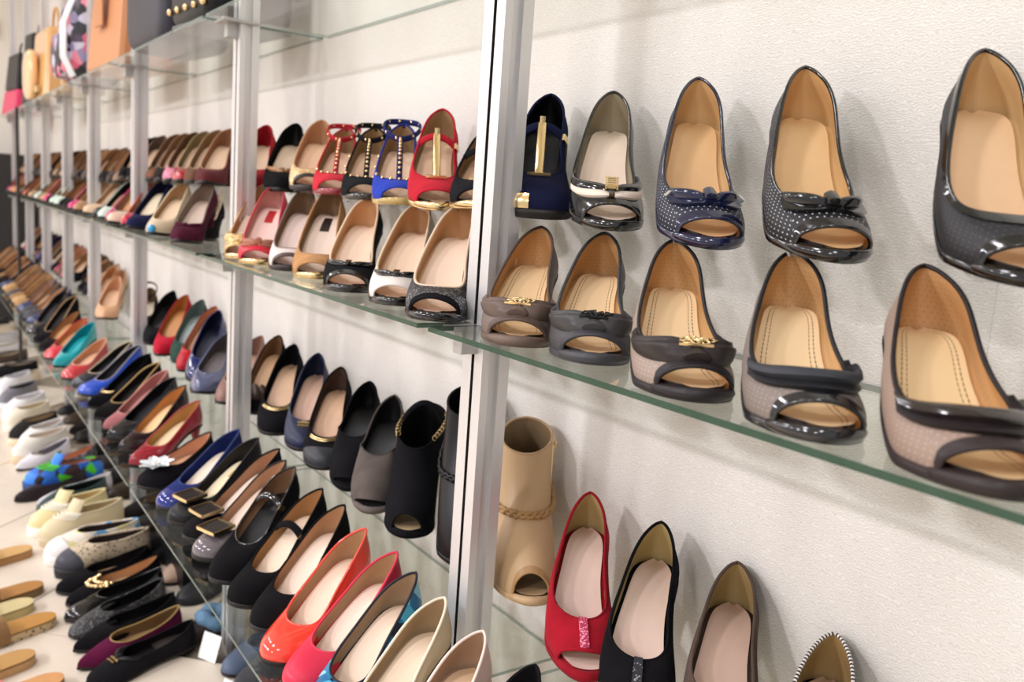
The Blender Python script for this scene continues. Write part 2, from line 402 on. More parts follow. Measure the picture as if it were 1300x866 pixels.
        lowr = [r_-np.array([0, 0, .0045]) for r_ in rim]; n = len(rim)
        mb.add(rim+lowr, [(i, (i+1) % n, n+(i+1) % n, n+i) for i in range(n)], 1)
        mb.build('insole', [sp['ins'], sp.get('edge', 'leather:2a2220')], root)
        # outsole
        pa = ph[:-1]; o = s.O(pa); n_ = s.n_out(pa); t = .5-.5*np.cos(pa)
        ex = .0016 if not s.sneak else .004
        top = o+n_*ex; top[:, 2] += .0006 if not s.sneak else .004
        mid = o+n_*ex; bot = o+n_*ex*.6; mid[:, 2] -= s.th(t)*.5; bot[:, 2] -= s.th(t); bot[:, 2] = np.maximum(bot[:, 2], .0003)
        inn = o*1.0; inn[:, 2] += .0002
        R = np.stack([inn, top, mid, bot], 0); mb = MB(); mb.grid(R, cv=True)
        W = s.w(ts); th_ = np.maximum(s.zs(ts)-s.th(ts), .0003); B2 = np.zeros((len(ts), 3, 3))
        B2[..., 0] = s.cx(ts)[:, None]+W[:, None]*np.array([-1, 0, 1])[None]; B2[..., 1] = (ts*s.L)[:, None]; B2[..., 2] = th_[:, None]
        mb.grid(B2, flip=True)
        mb.build('outsole', sp.get('so', 'leather:2a2320' if not s.peep else sp.get('lip', up)), root)
        s.heel(root); 
        for d in sp.get('deco', []): getattr(s, 'd_'+d[0])(root, *d[1:])
    def heel(s, root):
        k = s.sp.get('heel'); hm = s.sp.get('hl', s.sp['up'] if s.sp['up'].split(':')[0] not in ('perf', 'dots') else 'leather:'+s.sp['up'].split(':')[1])
        if k in ('wedge',) or s.sneak: return
        if k == 'flat':
            hl, tip, qx = .27, None, 0
        hl = {'stil': .17, 'slim': .20, 'block': .26, 'flat': .27}[k]
        a = np.linspace(0, 2*np.pi, 16, endpoint=False)
        t = 1-hl/2+hl/2*np.sin(a); t = np.clip(t, 0, .997); W = s.w(t)*np.where(np.sin(a) < 0, np.maximum(np.abs(np.cos(a)), 0), 1)*np.abs(np.cos(a))**.2
        top = np.stack([s.cx(t)+np.sign(np.cos(a))*W*.97, t*s.L, s.zs(t)-.002], -1)
        if k == 'flat':
            bot = top.copy(); bot[:, 2] = .0004; rows = np.stack([top, bot], 0)
        else:
            rx, ry, yc, pw = {'stil': (.0052, .0058, .945, 2.4), 'slim': (.0085, .0085, .935, 1.9), 'block': (.017, .017, .905, 1.0)}[k]
            bot = np.stack([s.cx(t)*0+rx*np.cos(a), yc*s.L+ry*np.sin(a), 0*a+.0005], -1)
            r = np.linspace(0, 1, 9); f = (1-r)**pw
            rows = bot[None]+(top-bot)[None]*f[:, None, None]
            zz = top[None, :, 2]+(bot[None, :, 2]-top[None, :, 2])*r[:, None]; rows[..., 2] = zz
        mb = MB(); mb.grid(rows, cv=True); mb.add(rows[-1].tolist(), [tuple(range(15, -1, -1))], 0, None, False); mb.build('heel', hm, root)
    # ---- decorations
    def vc(s): return min(.80, s.vp+.29) if s.peep else .80
    def d_pleatbow(s, root, mat, orn):
        vc = s.vc()+.03; mb = MB(); F = 1.12
        for sg in (-1, 1):
            a0, a1 = (.10, F) if sg > 0 else (-F, -.10)
            def lo(a): return max(float(s.v0(np.array(a)))+.10 if s.peep else 0, vc-.30)
            def hi(a): return min(.995, vc+.06+.24*min(1, abs(a)/F*1.5)**.8)
            def off(S, q, sg=sg):
                r = abs((S*sg+1)/2); e = (1-abs(2*q-1)**3)
                return .001+e*(.0025*(1-r)+.0105*math.sin(math.pi*min(1, .10+r*.82))**.8)+.0022*math.cos(q*19)*(1-r*.85)*e
            s.patch(mb, a0, a1, lo, hi, off, 14, 15)
        mb.build('bow', mat, root)
        mb = MB(); s.patch(mb, -.24, .24, lambda a: (float(s.v0(np.array(a)))+.09 if s.peep else vc-.1), lambda a: vc+.08, lambda S, q: .0085*(1-.4*S*S), 8, 6); k = mb.build('bow_knot', mat, root)
        p, R = s.frame(0., vc); mb = MB()
        for i in range(9):
            a = i*2.4; rr = .0022+.0011*i; c = p+R @ np.array([rr*math.cos(a)*1.35, rr*math.sin(a)*.55, .0105])
            mb.tube([c+R @ np.array([.0042*math.cos(b+i), .003*math.sin(b+i), .001*math.sin(2*b)]) for b in np.linspace(0, 2*np.pi, 8, endpoint=False)], .0009, 5, closed=True)
        mb.box(p+R @ np.array([0, -.0075, .0098]), (.028, .0022, .002), 0, R)
        mb.build('bow_ornament', orn, root)
    def d_flatband(s, root, m1, m2):
        vc = s.vc()+.04
        mb = MB(); s.patch(mb, -1.0, 1.12, lambda a: vc-.20, lambda a: vc+.02, lambda S, q: .004, 18, 5); mb.build('band_underlay', m2, root)
        mb = MB(); s.patch(mb, -.92, 1.08, lambda a: vc-.09, lambda a: min(.985, vc+.10), lambda S, q: .0085+.0015*math.sin(q*3.14), 18, 6); mb.build('bow_band', m1, root)
        mb = MB(); s.patch(mb, -1.0, 1.12, lambda a: min(.98, vc+.06), lambda a: min(1, vc+.2), lambda S, q: .005, 18, 4); mb.build('band_overlay', m2, root)
    def ribbon_loops(s, root, mat, vc, F, name='bow', h=.010, lo=.10, hi=.10):
        mb = MB()
        for sg in (-1, 1):
            a0, a1 = (.08, F) if sg > 0 else (-F, -.08)
            s.patch(mb, a0, a1, lambda a: vc-lo*.5-lo*(abs(a)/F)**.7, lambda a: min(.995, vc+hi*.5+hi*(abs(a)/F)**.7),
                    lambda S, q, sg=sg: .002+h*math.sqrt(max(0, 1-(S*.92)**2))*(1-abs(2*q-1)**4*.7), 12, 7)
        return mb.build(name, mat, root)
    def d_ribbonbow(s, root, mat, tip):
        vc = s.vc()+.08; F = .75
        mb = MB()
        for sg in (-1, 1):
            a0, a1 = (.05, F*1.06) if sg > 0 else (-F*1.06, -.05)
            s.patch(mb, a0, a1, lambda a: vc-.10-.16*abs(a)/F, lambda a: vc-.02-.02*abs(a)/F, lambda S, q: .004, 10, 4)
        mb.build('bow_tails', mat, root)
        s.ribbon_loops(root, mat, vc, F, h=.009, lo=.07, hi=.07)
        mb = MB(); s.patch(mb, -.13, .13, lambda a: vc-.09, lambda a: vc+.09, lambda S, q: .0125*(1-.25*S*S), 6, 6); mb.build('bow_knot', mat, root)
        if tip:
            for sg in (-1, 1):
                mb = MB(); p, R = s.frame(sg*F*1.04, vc-.14); mb.box(p+R @ np.array([0, 0, .006]), (.004, .0075, .004), 0, R); mb.build('bow_tip', tip, root)
    def d_splitbow(s, root, mat, under):
        vc = s.vc()+.05; F = 1.05
        s.ribbon_loops(root, under, vc-.11, F*1.0, 'bow_underlay', .0040, .12, .05)
        s.ribbon_loops(root, mat, vc, F, 'bow', .0075, .12, .12)
        p, R = s.frame(0., vc); mb = MB()
        for y in (-.009, -.003, .003, .009): mb.box(p+R @ np.array([0, y, .0105]), (.0095, .0045, .005), 0, R)
        for x in (-.0062, .0062): mb.box(p+R @ np.array([x, 0, .010]), (.002, .023, .006), 0, R)
        mb.build('crystal_knot', 'gold', root)
    def d_thinbow(s, root, mat):
        vc = s.vc()+.10; s.ribbon_loops(root, mat, vc, .85, h=.006, lo=.05, hi=.05)
        mb = MB(); s.patch(mb, -.1, .1, lambda a: vc-.06, lambda a: vc+.06, lambda S, q: .008, 5, 5); mb.build('bow_knot', mat, root)
    def d_bowtie(s, root, mat): s.d_thinbow(root, mat)
    def d_tab(s, root, mat):
        mb = MB(); l = s.vp if s.peep else .5; s.patch(mb, -.115, .115, lambda a: l+.02, lambda a: .995, lambda S, q: .0035, 5, 12)
        mb.build('beaded_tab', mat, root)
    def d_collar(s, root, mat):
        ph = np.linspace(-np.pi*.999, np.pi*.999, 60); V = np.linspace(.80, 1, 4)
        PH = np.repeat(ph[:, None], 4, 1); VV = np.repeat(V[None], 60, 0)
        mb = MB(); mb.grid(s.P(PH, VV)+s.N(PH, VV)*.0012); mb.build('patent_collar', mat, root)
    def d_cap(s, root, mat):
        mb = MB(); ph = np.linspace(-1.0, 1.0, 25); q = np.linspace(0, 1, 8)
        vh = np.clip(.62*np.sqrt(np.clip(1-(ph/1.02)**2, 0, 1)), .001, 1)
        PH = np.repeat(ph[:, None], 8, 1); V = vh[:, None]*q[None]
        mb.grid(s.P(PH, V)+s.N(PH, V)*.0012); mb.build('toe_cap', mat, root)
    def d_goldbar(s, root):
        mb = MB()
        for dv in (0, .07):
            a = np.linspace(-.62, .62, 11); v = .80+dv+0*a; mb.tube(s.P(a, v)+s.N(a, v)*.003, .0019, 6)
        mb.build('gold_bar', 'gold', root)
    def d_goldclasp(s, root):
        p, R = s.frame(0., .82); mb = MB()
        mb.box(p+R @ np.array([0, 0, .004]), (.024, .005, .004), 0, R); mb.box(p+R @ np.array([0, -.008, .0035]), (.022, .003, .003), 0, R); mb.box(p+R @ np.array([0, .006, .0035]), (.012, .004, .004), 0, R)
        mb.build('clasp', 'gold', root)
    def d_squarebuckle(s, root, inner, rim):
        p, R = s.frame(.0, .86); p = p+R @ np.array([0, 0, .008]); a, b = .024, .021
        mb = MB(); mb.box(p, (2*a, 2*b, .004), 0, R); k = mb.build('buckle_plate', inner, root)
        mb = MB()
        for x in (-a, a): mb.box(p+R @ np.array([x, 0, .001]), (.0022, 2*b+.0022, .006), 0, R)
        for y in (-b, b): mb.box(p+R @ np.array([0, y, .001]), (2*a+.0022, .0022, .006), 0, R)
        mb.build('buckle_frame', rim, root)
    def d_flower(s, root):
        p, R = s.frame(.0, .80); mb = MB()
        for i in range(7):
            a = i*2*math.pi/7; d = np.array([math.cos(a), math.sin(a), 0]); e = np.array([-d[1], d[0], 0])
            G = np.zeros((5, 5, 3))
            for j, r in enumerate(np.linspace(.002, .036, 5)):
                for k, c in enumerate(np.linspace(-1, 1, 5)):
                    G[j, k] = p+R @ (d*r+e*c*.012*math.sin(math.pi*min(1, .15+.75*j/4))+np.array([0, 0, .005+.006*j/4+.003*c*c]))
            mb.grid(G)
        mb.build('flower_petals', 'pearl:dfe6e6', root)
        mb = MB()
        for i in range(8): mb.ball(p+R @ np.array([.005*math.cos(i), .005*math.sin(i), .009]), .0026)
        mb.build('flower_beads', 'pearl:e8e2d8', root)['kind'] = 'stuff'
    def d_jewels(s, root):
        mb = MB()
        for i, a in enumerate(np.linspace(-.75, .75, 10)):
            for j, v in enumerate((.74, .90)): p, R = s.frame(a, v); mb.ball(p+R @ np.array([0, 0, .003]), .0058+.0014*((i+j) % 2), 6, 5)
        mb.build('jewels', 'gold', root)['kind'] = 'stuff'
    def d_ruffle(s, root, mat):
        mb = MB()
        for k in range(4):
            v0_ = .45+.13*k
            s.patch(mb, -.8, .8, lambda a: v0_, lambda a: min(1, v0_+.16), lambda S, q, k=k: .004+.008*q+.003*math.sin(S*14+k*2), 20, 4)
        mb.build('ruffle', mat, root)
    def d_laces(s, root, mat):
        mb = MB()
        for v in (.68, .78, .88, .97):
            a = np.linspace(-.85, .85, 9); mb.tube(s.P(a, v+0*a)+s.N(a, v+0*a)*.003, .0026, 6)
        mb.build('laces', mat, root)
        mb = MB(); a = np.linspace(-.7, .7, 9); b = s.P(a, 1+0*a); G = np.stack([b, b+np.array([0, .01, .02]), b+np.array([0, .022, .038])], 0); mb.grid(G); mb.grid(G+np.array([0, .004, 0]), flip=True); mb.build('tongue', s.sp['up'], root)
    def d_toebead(s, root, mat):
        p = s.P(np.array(0.), np.array(.12)); mb = MB(); mb.ball(p, .011, 12, 8); mb.build('toe_bead', mat, root)
    def d_toeplate(s, root):
        mb = MB(); s.patch(mb, -.5, -.1, lambda a: .02, lambda a: .3, lambda S, q: .0015, 6, 4); mb.build('toe_plate', 'gold', root)
    def ribbon(s, mb, A, B, rise, wd, th=.0022, n=15, mid=None):
        u = np.linspace(0, 1, n)[:, None]; p = A+(B-A)*u; p[:, 2] += rise*np.sin(np.pi*u[:, 0])**.8
        ups = np.zeros((n, 3)); c = (A+B)/2-np.array([0, 0, .02]); ups = p-c; ups[:, 1] = -.035
        mb.tube(p, wd/2, 8, flat=th/wd*2, ups=ups)
        return p
    def strap_y(s): return 1.55
    def d_strapbar(s, root, mat):
        f = 1.60; mb = MB(); A, B = s.T(np.array(-f)), s.T(np.array(f)); A[2] -= .004; B[2] -= .004
        s.ribbon(mb, A, B, .014, .013); mb.build('strap', mat, root)
        mb = MB(); p, R = s.frame(f, .88); mb.box(p+R @ np.array([0, 0, .0025]), (.010, .010, .003), 0, R); mb.build('strap_buckle', 'gold', root)
    def d_goldtbar(s, root):
        f = 1.60; A, B = s.T(np.array(-f)), s.T(np.array(f)); c = (A+B)/2; c[2] += .013
        t0 = s.T(np.array(0.)); u = np.linspace(0, 1, 9)[:, None]; p = t0+(c-t0)*u; p[:, 2] += .004*np.sin(np.pi*u[:, 0])
        mb = MB(); mb.tube(p, .0058, 8, flat=.35, ups=np.repeat([[0, -.5, 1.]], 9, 0)); mb.tube([c+np.array([0, 0, -.009]), c+np.array([0, .002, .009])], .004, 8)
        q, R = s.frame(0., .97); mb.box(q+R @ np.array([0, 0, .003]), (.030, .004, .004), 0, R)
        mb.build('gold_t_bar', 'gold', root)
    def ankle_path(s):
        a = np.linspace(0, 2*np.pi, 29)[:-1]; back = s.T(np.array(np.pi)); tf = .60
        y1, z1 = back[1]+.003, back[2]+.004; y0_, z0_ = tf*s.L, float(s.zs(np.array(tf)))+.060
        m_ = .5-.5*np.cos(a); x = float(s.cx(np.array(.8)))+.031*np.sin(a)
        return np.stack([x, y0_+(y1-y0_)*m_, z0_+(z1-z0_)*m_+.006*np.sin(a)**2], -1)
    def d_ankle(s, root, mat):
        p = s.ankle_path(); mb = MB(); out = p-p.mean(0); mb.tube(p, .0052, 8, closed=True, flat=.4, ups=out)
        k = np.argmax(p[:, 1]); q = s.T(np.array(np.pi)); q[1] -= .001
        mb.tube([q-np.array([0, 0, .006]), (q+p[k])/2+np.array([0, .003, 0]), p[k]], .0055, 8, flat=.5, ups=np.repeat([[0, 1., 0]], 3, 0)); mb.build('ankle_strap', mat, root)
        f = p[np.argmin(p[:, 1])]; t0 = s.T(np.array(0.)); u = np.linspace(0, 1, 11)[:, None]; tp = t0+(f-t0)*u; tp[:, 2] += .006*np.sin(np.pi*u[:, 0])
        mb = MB(); mb.tube(tp, .0048, 8, flat=.45, ups=np.repeat([[0, -.6, 1.]], 11, 0)); mb.build('t_strap', mat, root); s.tp = tp
    def d_studs(s, root):
        mb = MB(); 
        for i in range(1, 10): mb.ball(s.tp[i]+np.array([0, -.002, .0022]), .0030, 6, 4)
        for a in np.linspace(-1.5, 1.5, 11): p, R = s.frame(a, .95); mb.ball(p+R @ np.array([0, 0, .0015]), .0030, 6, 4)
        for p in s.ankle_path()[::3]: mb.ball(p+np.array([0, -.001, .001]), .0030, 6, 4)
        mb.build('studs', 'gold', root)['kind'] = 'stuff'
    def d_slingring(s, root, mat):
        t = .72; c = np.array([float(s.cx(np.array(t))), t*s.L, float(s.zs(np.array(t)))+.055]); a = np.linspace(0, 2*np.pi, 29)[:-1]
        p = np.stack([c[0]+.030*np.sin(a), c[1]-.045*np.cos(a), c[2]+.012-.022*np.cos(a)], -1)
        mb = MB(); mb.tube(p, .0042, 8, closed=True, flat=.5, ups=p-p.mean(0)); mb.build('ring_strap', mat, root)
    def d_braid(s, root, mat):
        mb = MB(); a = np.linspace(-2.9, 2.9, 60); v = .62+.02*np.cos(a)
        for k in range(2): 
            vv = v+.018*np.sin(a*14+k*np.pi); mb.tube(s.P(a, vv)+s.N(a, vv)*(.0025+.001*np.cos(a*14+k*np.pi))[:, None], .0032, 6)
        mb.build('braided_strap', mat, root)
        mb = MB(); a0 = 1.75; q = np.linspace(.55, .99, 9); f = a0+0*q; mb.tube(s.P(f, q)+s.N(f, q)*.001, .0022, 6); p, R = s.frame(a0, .93); mb.box(p+R @ np.array([0, 0, .005]), (.005, .012, .003), 0, R); mb.build('zip', 'gold', root)
    def d_chain(s, root):
        f = 1.4; A = s.T(np.array(0.)); p = [];
        mb = MB()
        for sg in (-1, 1):
            for u in np.linspace(.25, 1, 9):
                ph = sg*(.6+1.5*u); q = s.T(np.array(ph)); q = q+np.array([0, 0, .004])
                mb.tube([q+np.array([.0045*math.cos(b)*.4, .006*math.cos(b), .0045*math.sin(b)]) for b in np.linspace(0, 2*np.pi, 8, endpoint=False)], .0012, 5, closed=True)
        mb.build('chain', 'gold', root)['kind'] = 'stuff'
        A, B = s.T(np.array(-1.7)), s.T(np.array(1.7)); mb = MB(); s.ribbon(mb, A, B, .034, .012); mb.build('ankle_strap', s.sp['up'], root)
# ------------------------------------------------------------------ setting
POSTS = [0.10, -.901, -1.89, -2.92, -3.73, -4.42, -5.17, -5.95, -6.75]
PY = -.174; Z_MID, Z_LOW, Z_UP = EYE-.1474, EYE-.6396, EYE+.3345
D_MID, D_LOW, D_UP = -.2666, -.4002, -.2612
X_END, H_ROOM = -7.5, 2.9
def wallpaper():
    m, nt, b, N, Lk = nodes('wallpaper'); setp(b, roughness=.75, specular_ior_level=.2)
    tc = N.new('ShaderNodeTexCoord'); mp = N.new('ShaderNodeMapping'); mp.inputs['Scale'].default_value = (1, 1, 1); Lk.new(tc.outputs['Object'], mp.inputs['Vector'])
    wv = N.new('ShaderNodeTexWave'); wv.wave_type = 'BANDS'; wv.bands_direction = 'Z'; wv.inputs['Scale'].default_value = 110; wv.inputs['Distortion'].default_value = 14; wv.inputs['Detail'].default_value = 3; wv.inputs['Detail Scale'].default_value = 1.2
    n1 = N.new('ShaderNodeTexNoise'); n1.inputs['Scale'].default_value = 260; n1.inputs['Detail'].default_value = 4
    n2 = N.new('ShaderNodeTexNoise'); n2.inputs['Scale'].default_value = 5
    for q in (wv, n1, n2): Lk.new(mp.outputs[0], q.inputs['Vector'])
    hgt = math_n(nt, 'ADD', math_n(nt, 'MULTIPLY', wv.outputs['Fac'], .55), math_n(nt, 'MULTIPLY', n1.outputs['Fac'], .6))
    bp = N.new('ShaderNodeBump'); bp.inputs['Strength'].default_value = .28; bp.inputs['Distance'].default_value = .0011
    Lk.new(hgt, bp.inputs['Height']); Lk.new(bp.outputs[0], b.inputs['Normal'])
    r = N.new('ShaderNodeValToRGB'); r.color_ramp.elements[0].color = lin('dbd4cc'); r.color_ramp.elements[1].color = lin('eae5de'); r.color_ramp.elements[0].position = .3; r.color_ramp.elements[1].position = .7
    f = math_n(nt, 'ADD', math_n(nt, 'MULTIPLY', n2.outputs['Fac'], .5), math_n(nt, 'MULTIPLY', wv.outputs['Fac'], .5))
    Lk.new(f, r.inputs['Fac']); Lk.new(r.outputs[0], b.inputs['Base Color']); return m
WP = wallpaper()
b = MB(); b.box(((1.4+X_END)/2, .05, H_ROOM/2), (1.4-X_END, .1, H_ROOM)); struct(b.build('wall_back', WP))
b = MB(); b.box((X_END-.05, -2.5, H_ROOM/2), (.1, 5.0, H_ROOM)); struct(b.build('wall_left', M('plain:ece6da')))
b = MB(); b.box(((1.4+X_END)/2, -2.45, H_ROOM+.05), (1.4-X_END+.2, 5.1, .1)); struct(b.build('ceiling', M('plain:efece6')))
fl = MB(); fl.box(((1.4+X_END)/2, -2.45, -.06), (1.4-X_END+.2, 5.1, .1)); FLOOR = struct(fl.build('floor', M('plain:9c8f7c')))
tm, nt, bb_, N, Lk = nodes('floor_tile'); setp(bb_, roughness=.3, specular_ior_level=.45)
tc_, n_ = noise_bump(nt, bb_, 60, .04); vary(nt, bb_, lin('dccfbd'), tc_, .05, 6)
ts_ = .42; tb = MB(); tb.box((0, 0, -.0055), (ts_-.004, ts_-.004, .011)); t0 = tb.build('floor_tile', tm, FLOOR, .0012)
k = 0
for i in range(-14, 15):
    for j in range(-14, 15):
        px_, py_ = -2.243+(i+j)*ts_/math.sqrt(2), -.92+(i-j)*ts_/math.sqrt(2)
        if -7.2 < px_ < .9 and -2.3 < py_ < -.28+.25:
            o = t0 if k == 0 else t0.copy()
            if k: sc.collection.objects.link(o)
            o.location = (px_, py_, 0); o.rotation_euler = (0, 0, math.pi/4); k += 1
# ------------------------------------------------------------------ uprights
def upright(x, n):
    w2, d2 = .023, .020
    out = [(-w2, -d2), (-.002, -d2), (-.002, -d2+.010), (.0045, -d2+.010), (.0045, -d2), (w2, -d2), (w2, -.009), (w2-.006, -.009), (w2-.006, .005), (w2, .005), (w2, d2), (-w2, d2), (-w2, .005), (-w2+.006, .005), (-w2+.006, -.009), (-w2, -.009)]
    r = thing('aluminium_upright', n, 'upright', (x, PY, 0), 0, 'aluminium uprights along the wall')
    m = MB(); nn = len(out); V = [(a, c, 0.0) for a, c in out]+[(a, c, H_ROOM-.01) for a, c in out]
    for i in range(nn):
        j = (i+1) % nn; m.add(V, [(i, j, nn+j, nn+i)], 1 if i in (1, 2, 3) else 0, None, False)
    m.build('profile', [M('alu:d9d7d6'), M('plain:2c2523')], r)
    for nm, z, wd in (('shelf_bracket', Z_MID, .028), ('shelf_bracket', Z_LOW, .028), ('shelf_bracket', Z_UP, .062)):
        m = MB(); m.box((0, -.012, z-.0215), (.020, .062, .030)); m.box((0, -.02, z-.0045), (wd, .075, .007)); m.build(nm, M('alu:b9b7b4'), r, .001)
ORD = ['rightmost', 'second', 'third', 'fourth', 'fifth', 'sixth', 'seventh', 'eighth', 'ninth', 'tenth', 'eleventh', 'twelfth', 'thirteenth', 'fourteenth', 'fifteenth', 'sixteenth']
def ordn(i): return 'first from right' if i == 0 else ORD[i]+' from right'
for i, x in enumerate(POSTS[1:]):
    upright(x, ('tall slotted aluminium upright between the first and second bays, nearest and widest' if i == 0 else 'tall slotted aluminium shelf upright, %s, left of bay %s' % (ordn(i), ['one', 'two', 'three', 'four', 'five', 'six', 'seven', 'eight'][i])))
upright(POSTS[0], 'aluminium upright at the right end of the near bay, outside the frame')
# ------------------------------------------------------------------ glass shelves
BAYW = ['first bay', 'second bay', 'third bay', 'fourth bay', 'fifth bay', 'sixth bay', 'seventh bay', 'eighth bay']
def shelf(xl, xr, z, D, th, edge, label, group):
    g, nw = .0134, .0245; y0, y1 = PY-.0215, PY+.0215
    poly = [(xl+g, -.002), (xl+g, y1), (xl+nw, y1), (xl+nw, y0), (xl+g, y0), (xl+g, D), (xr-g, D), (xr-g, y0), (xr-nw, y0), (xr-nw, y1), (xr-g, y1), (xr-g, -.002)]
    m = MB(); m.prism(poly, z-th, z, 0, 1); tag(m.build('glass_shelf', [GLASS, edge]), label, 'shelf', group)
for i in range(8):
    xr, xl = POSTS[i], POSTS[i+1]
    shelf(xl, xr, Z_MID, D_MID, .006, GEDGE, 'clear glass middle shelf with green edge, %s from right' % BAYW[i], 'middle glass shelves')
    shelf(xl, xr, Z_LOW, D_LOW, .005, GEDGE_PALE, 'clear glass lower shelf with pale edge, %s from right' % BAYW[i], 'lower glass shelves')
    shelf(xl, xr, Z_UP, D_UP, .006, GEDGE_PALE, 'clear glass top shelf seen from below, %s from right' % BAYW[i], 'top glass shelves')
